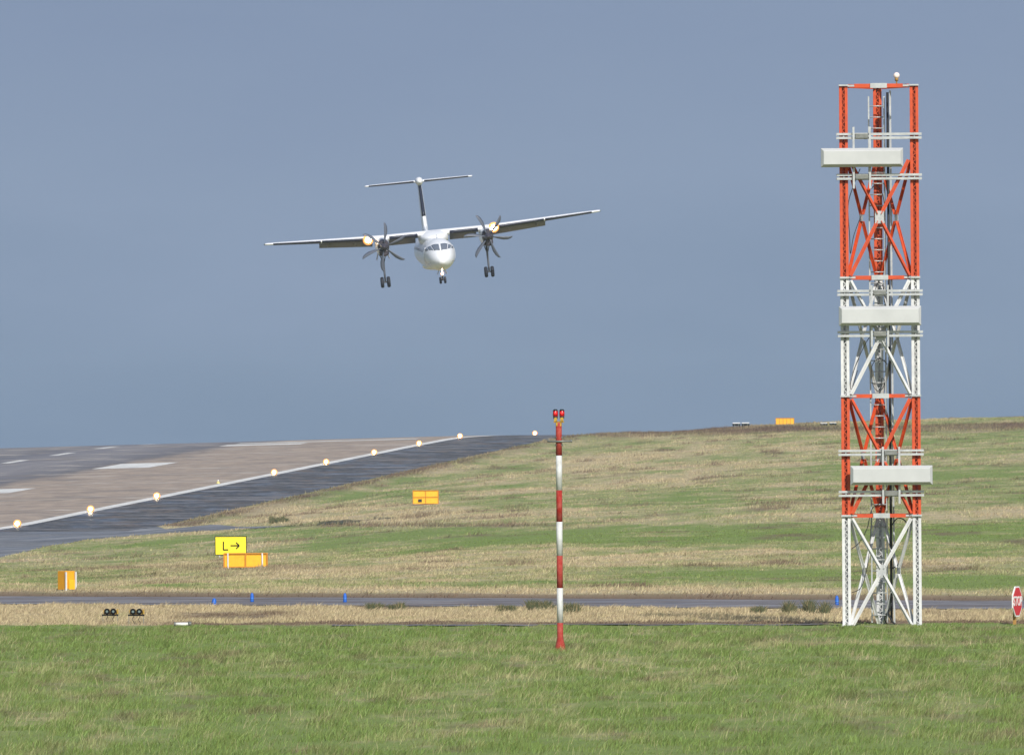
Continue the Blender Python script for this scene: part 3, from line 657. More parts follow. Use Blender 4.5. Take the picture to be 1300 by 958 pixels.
    for t_ in (-1,1):
        m = MB(); cx = t_*.19; rs = []
        for dx, r in ((-.085,.18),(-.095,.24),(-.05,.285),(.05,.285),(.095,.24),(.085,.18)): rs.append([Vector((cx+dx, 2.58+r*math.cos(2*math.pi*k/20), -2.13+r*math.sin(2*math.pi*k/20))) for k in range(20)])
        m.loft(rs); m.build('nose_wheel', M['tyre'], g)
        m = MB(); m.add([(t_*.25,2.1,-1.25),(t_*.25,3.6,-1.3),(t_*.4,3.6,-1.65),(t_*.4,2.1,-1.6)], [(0,1,2,3)]); o = m.build('nose_gear_door', M['grey'], g); so = o.modifiers.new('solid','SOLIDIFY'); so.thickness = .025
    for zz, r in ((-1.60,.095),(-1.40,.04)):
        m = MB(); m.ball((0,2.50,zz), r*1.4, n=12); ll = m.build('taxi_light_halo', M['halo'], root)  # glowing ball added round the lens to imitate its halo
        m = MB(); m.tube([(0,2.50-r*1.6,zz),(0,2.50-r*.9,zz)], r, 14); m.build('lamp_lens', M['lamp'], ll)
    m = MB(); m.tube([(.0,6,1.34),(.0,6.1,1.62)], [.04,.015], 8); m.build('antenna_blade', M['grey'], fus)
    for t_ in (-1,1):
        m = MB(); m.bar((t_*.9,1.55,-.6),(t_*1.12,1.45,-.62),.03,.03); m.bar((t_*1.12,1.5,-.62),(t_*1.12,1.15,-.62),.025,.025); m.build('pitot_probe', M['strut'], fus)
    # origin moves to mid body, then attitude
    for c in kids(root): c.location = c.location - Vector((0, .8, 0))
    root.rotation_euler = (Matrix.Rotation(R(2.85),3,'Z') @ Matrix.Rotation(R(-5.4),3,'Y') @ Matrix.Rotation(R(2.0),3,'X')).to_euler()
    return root
build_aircraft()

# ------------------------------------------------------------------ glide path mast
def build_mast():
    D = 298.5; k = F/D; b = at(1119.2, 795, D); gz = Hs(b.x, D); b.z = gz-.05
    root = empty('antenna_mast', b); tag(root, 'tall red and white lattice mast carrying three grey box antennas and a ladder', 'antenna mast')
    zv = lambda v: (795-v)/k; xu = lambda u, v: (u-(1119.2-TH*(795-v)))/k
    Zs = [0, zv(654), zv(502.5), zv(352.5), zv(109.5)]; cols = [1,0,1,0]
    RW = [M['red'], M['white']]
    legs = [(-.955,-.55),(.955,-.55),(.02,1.10)]
    for (lx, ly) in legs:
        m = MB(); hw = .115
        for s_ in range(4):
            z0, z1 = Zs[s_]+.01, Zs[s_+1]-.01; mi = cols[s_]
            for sx_ in (-1,1): m.box((lx+sx_*(hw-.038), ly, (z0+z1)/2), (.076,.02,z1-z0), mi); m.box((lx+sx_*(hw-.008), ly+.065, (z0+z1)/2), (.014,.11,z1-z0-.02), mi)
            m.loft([[Vector((lx+a_, ly+b_, zz)) for a_, b_ in ((0,.09),(.068,.21),(-.068,.21))] for zz in (z0, z1)], mi, smooth=False)
            n = int((z1-z0)/.085); st = (z1-z0)/n
            for i in range(n):
                sg = 1 if i % 2 == 0 else -1
                m.bar((lx-sg*.05, ly+.016, z0+i*st), (lx+sg*.05, ly+.016, z0+(i+1)*st), .020, .01, mi)
                m.bar((lx-.10, ly+.05+(.12 if sg>0 else 0), z0+i*st), (lx-.10+.03, ly+.05+(0 if sg>0 else .12), z0+(i+1)*st), .012, .02, mi, up=(1,0,0))
                m.bar((lx+.10, ly+.05+(.12 if sg>0 else 0), z0+i*st), (lx+.07, ly+.05+(0 if sg>0 else .12), z0+(i+1)*st), .012, .02, mi, up=(1,0,0))
        lg = m.build('leg', RW, root)
        for z in Zs[1:4]: m = MB(); m.box((lx, ly+.05, z), (.27,.25,.05)); m.build('flange_plate', M['galv'], lg)
        m = MB(); m.box((lx, ly+.05, Zs[4]+.01), (.25,.24,.04)); m.build('flange_plate', M['galv'], lg)
        m = MB(); m.box((lx, ly+.05, .0), (.36,.36,.1)); m.build('foot_plate', M['galv'], lg)
    m = MB(); m.box((0,.25,-.03),(2.5,2.4,.12)); m.build('concrete_footing', M['foot'], root, bevel=.02)
    # cross bracing, every bay and face
    def brace(a, b2, z0, z1, mi, wd=.10):
        m = MB(); (ax, ay), (bx, by) = a, b2; d = Vector((bx-ax, by-ay, 0)).normalized()*.16
        pa = lambda z: Vector((ax, ay, z))+d; pb = lambda z: Vector((bx, by, z))-d
        up = Vector((d.y, -d.x, 0)).normalized()
        g = .05
        zc = (z0+z1)/2; c = (pa(zc)+pb(zc))/2
        for p, q in ((pa(z0+.05), pb(z1-.08)), (pa(z1-.08), pb(z0+.05))):
            m.bar(p, c+(p-c)*.06, wd, .012, mi, up=up); m.bar(q, c+(q-c)*.06, wd, .012, mi, up=up)
            s2 = up*.035; 
            m.bar(p-s2*-1, c+(p-c)*.06+s2, .02, .07, mi, up=up); m.bar(q+s2, c+(q-c)*.06+s2, .02, .07, mi, up=up)
        m.bar(c-Vector((0,0,.17)), c+Vector((0,0,.17)), .24 if abs(up.x) < .1 else .16, .02, 2, up=up)
        m.build('cross_brace', RW+[M['galv']], root)
    bays = [(Zs[0],Zs[1],1),(Zs[1],Zs[2],0),(Zs[2],Zs[3],1),(Zs[3],zv(200),0)]
    for z0, z1, mi in bays:
        brace(legs[0], legs[1], z0, z1, mi)
        brace(legs[0], legs[2], z0, z1, mi, .09); brace(legs[2], legs[1], z0, z1, mi, .09)
    for z in Zs[1:]:
        mi = 0
        for a, b2 in ((legs[0],legs[1]),(legs[0],legs[2]),(legs[2],legs[1])):
            m = MB(); d = Vector((b2[0]-a[0], b2[1]-a[1], 0)).normalized(); A = Vector((a[0],a[1]+.05,z)); B = Vector((b2[0],b2[1]+.05,z))
            m.bar(A+d*.30, B-d*.30, .10, .07, mi); m.bar(A+d*.1, A+d*.30, .05, .05, 1); m.bar(B-d*.1, B-d*.30, .05, .05, 1)
            m.build('cross_bar', [M['red'], M['galv']], root)
        m = MB(); m.box((.0,-.56,z), (.45,.03,.13)); m.build('joint_plate', M['galv'], root)
    # ladder in front of the rear leg
    m = MB(); 
    for x in (-.21,.21): m.bar((x-.02,.78,.1), (x-.02,.78,Zs[4]-.25), .04, .05)
    z = .3
    while z < Zs[4]-.3: m.tube([(-.23,.78,z),(.19,.78,z)], .017, 6); z += .30
    for z in np.arange(1.2, 14, 2.2):
        for x in (-.21,.21): m.bar((x-.02,.78,z),(x*.5,1.05,z),.02,.02)
    m.build('ladder', M['galv'], root)
    # cable riser
    m = MB(); m.tube([(.29,.55,.1),(.29,.55,6),(.275,.55,Zs[4]-.15)], .035, 8); m.build('cable_riser', M['black'], root)
    m = MB(); m.bar((.37,.62,.05),(.35,.62,Zs[4]-.1),.05,.03); m.build('cable_tray', M['galv'], root)
    # antennas
    for (cu, v0, v1, rails) in ((1093,189,213,((171,175.8),(222.7,227.4))),(1115.8,389,413.7,((369.5,374.2),(421.6,426.4))),(1130.2,590.7,615.2,((571.8,576.6),(623.7,628.4)))):
        vc = (v0+v1)/2; cx = xu(cu, vc); zc = zv(vc); hh = (v1-v0)/2/k; hw = 52/k
        m = MB(); rings = []
        for y, ins in ((.02,.05),(.0,.015),(-.03,0),(-.12,0),(-.20,.06),(-.22,.075)):
            rings.append([Vector((cx+sx_*(hw-ins), -.84+y, zc+sz*(hh-ins))) for sx_, sz in ((-1,-1),(1,-1),(1,1),(-1,1))])
        m.loft(rings, smooth=False); an = m.build('antenna_panel', M['radome'], root, bevel=.008)
        for x in (-.22,.22): m = MB(); m.box((cx+x, -.76, zc), (.055,.05,(72 if cu > 1120 else 78)/k)); m.build('mounting_bracket', M['galv'], an)
        for ra in rails:
            m = MB(); zr = zv((ra[0]+ra[1])/2); m.box((cx, -.73, zr), (.35,.10,.13)); m.build('junction_box', M['galvd'], an, bevel=.01)
        m = MB(); m.box((cx,-.80,zc),(.5,.08,.3)); m.build('back_plate', M['galv'], an)
        for ra in rails:
            m = MB(); xm = xu(1114.9+0, 200)
            for v in ra:
                for yy_ in (-.66, -.36): m.box((0,yy_,zv(v)), (2.30,.05,.062))
            for lx in (-.955,.955): m.box((lx,-.50,zv(sum(ra)/2)), (.03,.30,.16)); 
            m.build('support_rail', M['galv'], root)
    # obstruction light
    x = xu(1137.5,100); m = MB(); m.tube([(x,-.5,Zs[4]+.03),(x,-.5,Zs[4]+.13)], [.02,.02], 8); m.tube([(x,-.5,Zs[4]+.12),(x,-.5,Zs[4]+.2)], [.045,.05], 10, 0); lt = m.build('obstruction_light', M['wood'], root)
    m = MB(); m.ball((x,-.5,Zs[4]+.27), .085, n=12); m.build('lamp_glass', M['obl'], lt)
    # loose cables
    def cable(pts, r=.011):
        P_ = [Vector(p) for p in pts]; q = []
        for i in range(len(P_)-1):
            p0, p1, p2, p3 = P_[max(i-1,0)], P_[i], P_[i+1], P_[min(i+2,len(P_)-1)]
            for t in np.linspace(0,1,7)[:-1]:
                q.append(.5*((2*p1)+(-p0+p2)*t+(2*p0-5*p1+4*p2-p3)*t*t+(-p0+3*p1-3*p2+p3)*t**3))
        q.append(P_[-1]); m = MB(); m.tube(q, r, 6); m.build('cable', M['black'], root)
    g = lambda u, v, y=-.5: (xu(u,v), y, zv(v))
    cable([g(1091,215,-.7),g(1082,238),g(1076,262),g(1078,300),g(1079,322),g(1083,300),g(1092,275)])
    cable([g(1106,240),g(1110,236,-.2),g(1118,240,.3),g(1122,250,.4),g(1124,262,.5)])
    cable([g(1110,372),g(1113,360),g(1119,361),g(1121,372),g(1122,384)])
    cable([g(1103,428),g(1096,440),g(1085,465),g(1079,488),g(1081,493),g(1088,470,-.45)])
    cable([g(1107,465,.3),g(1112,457,.3),g(1120,456,.3),g(1127,462,.4)]); cable([g(1107,465,.3),g(1108,485,.3),g(1113,495,.3),g(1120,494,.3),g(1124,484,.3),g(1120,480,.3),g(1119,490,.3)])
    cable([g(1124,624,-.6),g(1116,638),g(1106,646),g(1100,670),g(1090,688),g(1080,696)])
    cable([g(1106,655,-.2),g(1104,690,-.2),g(1100,722,-.2),g(1092,745),g(1081,751)])
    cable([g(1132,668,.5),g(1140,658,.4),g(1150,662,.2),g(1152,680,0),g(1147,705,.2),g(1141,716,.3),g(1133,722,.5)], .016)
    cable([g(1133,765,.5),g(1129,778,.5),g(1133,788,.5),g(1138,793,.5)], .03); cable([g(1127,775,.8),g(1124,785,.8),g(1127,792,.8)], .02)
    return root
build_mast()

# ------------------------------------------------------------------ striped pole
def build_pole():
    D = 264.9; b = at(711.3, 826, D); k = F/D; b.z = Hs(b.x, D)-.03
    root = empty('striped_light_pole', b); tag(root, 'slim weathered pole in red and white bands with two red lamps on top', 'light pole')
    zv = lambda v: (826-v)/k
    bands = [(826,788,0),(788,744,1),(744,703,0),(703,660,1),(660,620,0),(620,576,1),(576,534,0)]
    m = MB()
    for v0, v1, mi in bands:
        z0, z1 = zv(v0), zv(v1); n = 18; r = .073
        rr = [(z0, r),(z1, r)]
        if v0 == 826: rr = [(0,.15),(.12,.13),(.25,.095),(.36,r),(z1,r)]
        m.loft([[Vector((q*math.cos(2*math.pi*i/n), q*math.sin(2*math.pi*i/n), z)) for i in range(n)] for z, q in rr], mi, caps=True)
    sh = m.build('pole_shaft', [M['pred'], M['pwhite']], root)
    m = MB(); m.box((0,0,.0),(.40,.40,.08)); m.build('base_plate', M['pred'], root)
    m = MB(); z = zv(558); m.tube([(-.26,-.10,z),(.30,-.10,z)], .024, 8); m.tube([(-.26,-.05,z-.02),(-.26,-.05,z+.04)], .02, 8); m.tube([(.30,-.05,z-.03),(.30,-.05,z+.04)], .022, 8)
    for dz in (-.09,.09): m.tube([(-.1,-.03,z+dz),(.1,-.03,z+dz)], .02, 8)
    m.build('crossarm', M['galvd'], root)
    m = MB(); z = zv(536); m.box((0,0,z+.05),(.25,.12,.035)); m.box((0,0,z),(.13,.13,.1))
    for s_ in (-1,1): m.box((s_*.075,-.03,z+.11),(.075,.1,.09)); 
    m.build('lamp_bracket', M['yel'], root)
    for s_ in (-1,1):
        x = s_*.078; z = zv(531); m = MB(); m.tube([(x,0,z+.03),(x,0,z+.09)], .055, 12); lb = m.build('red_lamp', M['black'], root)
        m = MB(); rs = []
        for zz, q in ((.085,.05),(.10,.062),(.16,.064),(.21,.058),(.24,.04),(.25,.01)): rs.append([Vector((x+q*math.cos(2*math.pi*i/14), q*math.sin(2*math.pi*i/14), z+zz)) for i in range(14)])
        m.loft(rs); m.build('red_lens', M['redlens'], lb)
        m = MB(); m.tube([(x,0,z+.225),(x,0,z+.262)], [.062,.035], 12); m.box((x,.045,z+.16),(.12,.03,.15)); m.build('lamp_hood', M['black'], lb)
        m = MB(); m.ball((x,-.045,z+.17), .034, n=8); m.build('lit_bulb', M['redglow'], lb)
build_pole()

# ------------------------------------------------------------------ signs
def text_mesh(txt, size, m, parent, loc, rot=(R(90),0,0), sx_=1.0, name='lettering', bold=.0):
    cu = bpy.data.curves.new('lettering','FONT'); cu.body = txt; cu.size = size; cu.align_x = 'CENTER'; cu.align_y = 'CENTER'; cu.extrude = .004; cu.offset = bold
    t = bpy.data.objects.new('lettering_source', cu); C.objects.link(t)
    dg = bpy.context.evaluated_depsgraph_get(); dg.update(); me = bpy.data.meshes.new_from_object(t.evaluated_get(dg))
    bpy.data.objects.remove(t); me.materials.clear(); me.materials.append(m)
    o = bpy.data.objects.new(name, me); C.objects.link(o); o.parent = parent; o.location = loc; o.rotation_euler = rot; o.scale = (sx_,1,1); return o

def sign_back(u, v, wpx, hpx, label, rows=1, colsn=2, posts=(.1,.88), rz=0.0, depth=.28, plate=False, post_out=.0, cat='sign box'):
    p = ray(u, v, 360); D = p.y; k = F/D; W, Hh = wpx/k, hpx/k
    root = empty('sign_box', p-Vector((0,0,.05)), rz); tag(root, label, cat)
    m = MB(); m.box((0,0,Hh/2+.09),(W,depth,Hh)); m.build('sign_casing', M['yellow'], root, bevel=.012)
    m = MB(); y = -depth/2-.04
    for i in range(colsn+1):
        if i in (0, colsn) or True: m.box((-W/2+.03+(W-.06)*i/colsn, y, Hh/2+.09),(.07,.09,Hh-.02))
    for j in range(rows+1): m.box((0,y+.004,.09+.03+(Hh-.06)*j/rows),(W-.02,.08,.055))
    m.build('casing_ribs', M['ribs'], root)
    for f_ in posts:
        m = MB(); m.box((-W/2+W*f_, y-.03, Hh/2),(.07,.05,Hh+.16+post_out)); m.box((-W/2+W*f_, 0,.03),(.09,depth,.08)); m.build('post', M['white'], root)
    if plate: m = MB(); m.box((-W*.22,y+.01,.09+Hh*.25),(.36,.05,.28)); m.build('access_plate', M['black'], root)
    return root
sign_back(312, 721, 56, 18.5, 'low long orange sign casing with two white posts just below the yellow L board', 1, 2)
sign_back(540.5, 640, 33, 17.5, 'orange ribbed sign casing with small black plate alone on the grassy slope', 2, 2, (), plate=True)
sign_back(996.5, 539, 23.5, 8.3, 'small orange sign casing up on the skyline near the mast', 1, 5, ())
# the small one at the left is turned
p = ray(89.5, 749.5, 360); k = F/p.y
root = empty('sign_box', p-Vector((0,0,.04)), R(36)); tag(root, 'narrow orange sign casing turned sideways at the far left beside the taxiway', 'sign box')
W, Hh, dp = .40, 22.5/k, .46
m = MB(); m.box((0,.05,Hh/2+.10),(W,.03,Hh-.04)); m.box((-W/2+.02,dp/2+.03,Hh/2+.08),(.03,dp,Hh)); m.box((.01,dp/2+.03,Hh+.095),(W-.0,dp,.03)); m.build('sign_casing', M['panel'], root, bevel=.006)
m = MB(); m.box((.06,.01,Hh*.42),(W*.6,.04,Hh*.55)); m.build('casing_panel', M['yellow'], root)
for x in (-W*.5, W*.5): m = MB(); m.box((x,-.03,Hh/2-.01),(.05,.05,Hh+.18)); m.build('post', M['white'], root)

p = ray(293, 709, 360); D = p.y+2; k = F/D; c = at(293, 692.3, D); c.z -= 0
root = empty('direction_board', (c.x, D, Hs(c.x, D)-.05)); tag(root, 'square-cut bright yellow board with black frame, letter L and arrow pointing right', 'sign')
zc = c.z-root.location.z; W, Hh = 40.5/k, 24/k
m = MB(); m.box((0,0,zc),(W,.10,Hh)); m.build('black_frame', M['signblk'], root)
m = MB(); m.box((0,-.055,zc),(W-.09,.02,Hh-.09)); fc_ = m.build('yellow_face', M['signyel'], root)
for x in (-W*.35,W*.35): m = MB(); m.box((x,0,(zc-Hh/2)/2),(.06,.06,zc-Hh/2)); m.build('post', M['galv'], root)
q = 1/k; lx = -6.0*q; m = MB(); yq = -.072; t_ = .075
m.box((lx-3.3*q,yq,zc-.2*q),(t_,.012,11*q)); m.box((lx-.3*q,yq,zc-5.2*q),(6.2*q,.0115,t_)); m.build('letter_l', M['signblk'], root)
m = MB(); m.box((5.2*q,yq,zc),(11*q,.012,t_)); 
for s_ in (-1,1): m.bar((10.8*q,yq,zc),(6.8*q,yq-.001,zc+s_*4*q),.075,.013)
m.build('arrow', M['signblk'], root)

# stop sign
p = ray(1290.5, 793, 290, 340); D = p.y; k = F/D; c = at(1292.6, 763, D)
root = empty('stop_sign', p-Vector((0,0,.05)), 0); tag(root, 'red octagonal stop sign on a timber post seen almost edge-on at the right', 'stop sign')
zc = c.z-root.location.z; Rr = 19.3/k/math.cos(R(22.5)); RZs = R(70); Rm = Matrix.Rotation(RZs, 3, 'Z')
def octa(r, y, ty, m_, name, par):
    m = MB(); a = [Rm @ Vector((r*math.cos(R(22.5+45*i)), y, r*math.sin(R(22.5+45*i))))+Vector((0,0,zc)) for i in range(8)]
    b2 = [Rm @ Vector((r*math.cos(R(22.5+45*i)), y+ty, r*math.sin(R(22.5+45*i))))+Vector((0,0,zc)) for i in range(8)]
    m.loft([a, b2], smooth=False); return m.build(name, m_, par)
octa(Rr, -.03, .03, M['signwht'], 'white_border', root); octa(Rr*.90, -.036, .004, M['stopred'], 'red_face', root)
loc = Rm @ Vector((0,-.042,0))+Vector((0,0,zc))
text_mesh('STOP', Rr*.80, M['signwht'], root, loc, (R(90),0,RZs), .92, 'lettering', .006)
m = MB(); pv = Rm @ Vector((-.02,.05,0)); m.box((pv.x,pv.y,(zc+.2)/2),(.09,.09,zc+.2)); m.build('post', M['wood'], root)

# ------------------------------------------------------------------ runway edge lights
LT = [(22,666),(115,644),(199,627),(348,598),(414,585),(475,573),(532,563),(584,553),(679,552)]
lamp0 = None
LL = ['partly hidden first lit edge light at the far left of the runway','lit runway edge light above the narrow orange casing, second from the left','lit runway edge light beside the wet apron, third from the left','lit runway edge light just right of the unlit yellow marker','lit runway edge light fifth from the left on the white edge line','lit runway edge light sixth from the left on the white edge line','lit runway edge light seventh from the left, below the nose of the airliner','lit runway edge light where the white line meets the crest','lit runway edge light farthest right, on the black crest left of the striped pole']
ns = [0,1,2,4,5,6,7,8,10]
s0_ = 0.0
for i, ((u, v), n_) in enumerate(zip(LT, ns)):
    uu, vv = unroll(u, v); X, D = ray0(u, v+3, 900)
    if n_ < 10: # on the edge line
        D = edgeD(uu); X = (uu-650)/F*D
        if n_ == 8: D = 1640; X = (uu-650)/F*D
    else: D = 1762.; X = (uu-650)/F*D
    z = float(H0(np.array([X]), np.array([D]))[0])+.03
    zl = max(.28, HC-(vv-EYE)/F*D-z); zl = min(zl, .75)
    if lamp0 is None:
        o = empty('runway_edge_light', (X,D,z))
        m = MB(); m.tube([(0,0,0),(0,0,.03)], .16, 14); m.tube([(0,0,.03),(0,0,.16)], .045, 8); m.build('lamp_stem', M['galvd'], o)
        m = MB(); m.ball((0,0,.34), .42, n=16, zs=.95); g = m.build('lamp_halo_ball', M['halo'], o)  # oversized glowing ball added as the lamp's halo, not part of the fitting
        m = MB(); m.ball((0,-.25,.34), .24, n=12); m.build('bright_lens', M['lamp'], g); lamp0 = o
    else: o = copy_tree(lamp0)
    o.location = (X, D, z); o.scale = (1+.0*i,)*3
    tag(o, LL[i], 'runway light', 'lit runway edge lights')
X, D = ray0(277, 614, 900); z = float(H0(np.array([X]), np.array([D]))[0])+.03
o = empty('runway_marker', (X,D,z)); tag(o, 'small unlit yellow cone marker on the white runway edge line', 'marker')
m = MB(); m.tube([(0,0,0),(0,0,.10),(0,0,.36)], [.30,.20,.06], 12); m.build('marker_cone', mat('faded_yellow_plastic',(.62,.55,.22),.6), o)
m = MB(); m.ball((0,0,.40), .09, n=8); m.build('marker_top', M['signwht'], o)

# blue taxiway edge markers
bl = [(320,764.5,'tall blue taxiway marker second from the left, on the far taxiway edge'),(272,768,'short blue taxiway marker furthest left, on the near edge'),(438,765,'blue taxiway marker alone in front of the middle of the taxiway'),(1062.5,768.5,'blue taxiway marker just left of the mast foot')]
b0 = None
for i,(u,v,lb) in enumerate(bl):
    p = ray(u, v, 300, 420)
    if b0 is None:
        b0 = o = empty('taxiway_marker', p)
        m = MB(); m.tube([(0,0,-.02),(0,0,.02)], .09, 12); m.build('marker_base', M['black'], o)
        m = MB(); m.tube([(0,0,.02),(0,0,.06),(0,0,.22),(0,0,.28),(0,0,.31)], [.065,.055,.055,.04,.015], 12); m.build('marker_body', M['blue'], o)
        m = MB(); m.tube([(0,0,.10),(0,0,.15)], .058, 12); m.build('reflective_band', mat('pale_blue_band',(.03,.17,.58),.3), o)
    else: o = copy_tree(b0)
    o.location = p; tag(o, lb, 'taxiway marker', 'blue taxiway edge markers')
    if i == 1: o.scale = (1.2,1.2,.72)

# lamp pairs on low frames
def lamp_frame(u, v, label, q=0.0):
    p = ray(u, v, 290, 330); root = empty('lamp_frame', p-Vector((0,0,.02)), q); tag(root, label, 'floor lights', 'twin lamp frames in the tan grass')
    for s_ in (-1,1): m = MB(); m.bar((s_*.205,0,0),(s_*.205,0,.30),.018,.018); m.bar((s_*.205,.16,0),(s_*.205,0,.26),.014,.014); m.build('leg', M['galvd'], root)
    m = MB(); m.box((0,0,.268),(.46,.05,.04)); m.build('crossbar', M['signblk'], root)
    m = MB(); m.box((.215,.03,.37),(.03,.13,.13)); m.box((0,.12,.35),(.38,.015,.12)); m.build('mounting_plate', M['yel'], root)
    for s_ in (-1,1):
        x = s_*.088; m = MB(); m.tube([(x,-.06,.37),(x,-.02,.37),(x,.08,.37),(x,.12,.37)], [.084,.086,.075,.04], 16); m.bar((x,0,.27),(x,0,.32),.03,.03)
        l_ = m.build('lamp_head', M['signblk'], root)
        m = MB(); m.tube([(x,-.064,.37),(x,-.0605,.37)], .034, 16); m.build('lamp_lens', M['lens'], l_)
        m = MB(); m.tube([(x,.05,.31),(x+.02,.03,.22),(x-.03,0,.15),(x+.02,.02,.08),(x+.05,.03,0)], .009, 6); m.build('cable', M['black'], root)
lamp_frame(140, 792.5, 'left one of two low frames with twin black lamps in tan grass')
lamp_frame(173, 792.5, 'right one of two low frames with twin black lamps in tan grass')
# pipe
p = ray(232, 795, 285, 330)
root = empty('plastic_pipe', p+Vector((0,0,.06))); tag(root, 'short white pipe with dark couplings lying at the edge of the mown grass', 'pipe')
m = MB(); m.tube([(-.19,0,0),(.15,.02,0)], .045, 12); m.build('pipe_barrel', M['tube'], root)
m = MB(); m.tube([(.15,.02,0),(.24,.025,.01)], .062, 12); m.build('coupling', M['blue'] if False else M['galvd'], root)
m = MB(); m.tube([(-.24,0,0),(-.19,0,0)], .055, 12); m.build('coupling', M['galvd'], root)

# approach slope light boxes on the skyline
pk = [(824,546,'leftmost white-topped light box on the skyline right of the striped pole'),(837,545.6,'second white-topped light box from the left on the skyline'),(935,543.5,'third white-topped light box on the skyline, left of the orange casing'),(946.5,543.5,'white-topped light box on the skyline nearest the orange casing on its left'),(1046,541.5,'white-topped light box on the skyline just right of the orange casing'),(1057.5,541,'white-topped light box on the skyline closest to the mast')]
k0 = None
for i,(u,v,lb) in enumerate(pk):
    p = ray(u, v, 900, 1900)
    if k0 is None:
        k0 = o = empty('light_box', p)
        m = MB()
        for x in (-.42,.42):
            for y in (-.35,.35): m.bar((x,y,-.05),(x,y,.38),.07,.07)
        m.build('leg_set', M['black'], o)
        m = MB(); m.box((0,0,.38),(1.05,1.0,.30)); m.build('lamp_casing', M['signblk'], o, bevel=.03)
        m = MB(); m.add([(-.5,-.50,.545),(.5,-.50,.545),(.55,.55,.58),(-.55,.55,.58),(-.5,-.5,.62),(.5,-.5,.62),(.5,.5,.68),(-.5,.5,.68)], [(0,1,2,3),(4,5,6,7),(0,1,5,4),(1,2,6,5),(2,3,7,6),(3,0,4,7)]); m.build('white_lid', M['signwht'], o)
        for x in (-.28,.28): m = MB(); m.tube([(x,-.53,.40),(x,-.50,.40)], .08, 12); m.build('lens', M['lens'], o)
    else: o = copy_tree(k0)
    o.location = p+Vector((0,0,.12 if i < 4 else .05)); o.scale = (1.15,1.1,1.15) if i < 4 else (1.0,1,.8)
    tag(o, lb, 'light box', 'light boxes along the skyline')

# ------------------------------------------------------------------ rush clumps (plants)
def blade_arrays(X, D, Z, h, wd, lean, seg2=True, yaw=None):
    n = len(X); yaw = RNG.uniform(0, math.pi, n) if yaw is None else yaw
    cx, cy = np.cos(yaw)*wd/2, np.sin(yaw)*wd/2
    lx, ly = lean
    if seg2:
        v = np.empty((n,5,3)); v[:,0] = np.stack([X-cx, D-cy, Z],-1); v[:,1] = np.stack([X+cx, D+cy, Z],-1)
        v[:,2] = np.stack([X+lx*.35+cx*.75, D+ly*.35+cy*.75, Z+h*.6],-1); v[:,3] = np.stack([X+lx*.35-cx*.75, D+ly*.35-cy*.75, Z+h*.6],-1)
        v[:,4] = np.stack([X+lx, D+ly, Z+h],-1)
        b = (np.arange(n)*5)[:,None]; f = np.concatenate([b+[0,1,2], b+[0,2,3], b+[3,2,4]], 0)
        return v.reshape(-1,3), f, 5
    v = np.empty((n,3,3)); v[:,0] = np.stack([X-cx, D-cy, Z],-1); v[:,1] = np.stack([X+cx, D+cy, Z],-1); v[:,2] = np.stack([X+lx, D+ly, Z+h],-1)
    b = (np.arange(n)*3)[:,None]; return v.reshape(-1,3), b+[0,1,2], 3
rush_m = [mat('rush_green_'+a, c_, .8) for a, c_ in (('dark',(.045,.065,.03)),('olive',(.09,.095,.04)),('straw',(.24,.19,.10)))]
def rush(u, v, wpx, hpx, label, n=None, Dm=(300,420)):
    p = ray(u, v, *Dm); k = F/p.y; W = wpx/k; hh = hpx/k; n = (n or int(70+wpx*9))*2
    m = MB()
    hubs = [(random.uniform(-.5,.5)*W, random.gauss(0,.35), random.uniform(.6,1.3)) for _ in range(max(3, int(W/.14)))]
    for i in range(n):
        hx, hy, hs_ = random.choice(hubs); x = hx+random.gauss(0, .045); y = hy+random.gauss(0, .08); h = hh*1.25*hs_*random.uniform(.55,1.15)
        a = random.gauss((x-hx)*1.5, .22*h); wd = random.uniform(.009,.018)*(p.y/330)
        m.add([(x-wd/2,y,-.04),(x+wd/2,y,-.04),(x+a*.35+wd/2,y+.01,h*.6),(x+a*.35-wd/2,y+.01,h*.6),(x+a,y,h)], [(0,1,2,3),(3,2,4)], random.choice((0,0,1,1,1,2)))
    o = m.build('rush_clump', rush_m); o.location = p; tag(o, label, 'plant', 'rush clumps by the taxiway')
rush(480,775,20,9.5,'dark green rush clump left of centre on the near taxiway edge')
rush(505.5,775,15,8,'thinner straw-tinged rush clump beside the dark one left of centre')
rush(682,775.5,38,9,'broad low rush clump just left of the striped pole')
rush(725.5,779,12,10,'small dense rush clump just right of the striped pole')
rush(643,777,22,6,'sparse low rush clump farther left of the striped pole')
rush(1016,779,72,12,'widest dark rush clump, a long one left of the mast foot')
rush(354,664,23,6.5,'small dark rush clump on the tan bank below the runway shoulder', 260, (700,1300))
rush(962,778,22,7,'pale sparse rush clump at the left end of the widest one', 120)

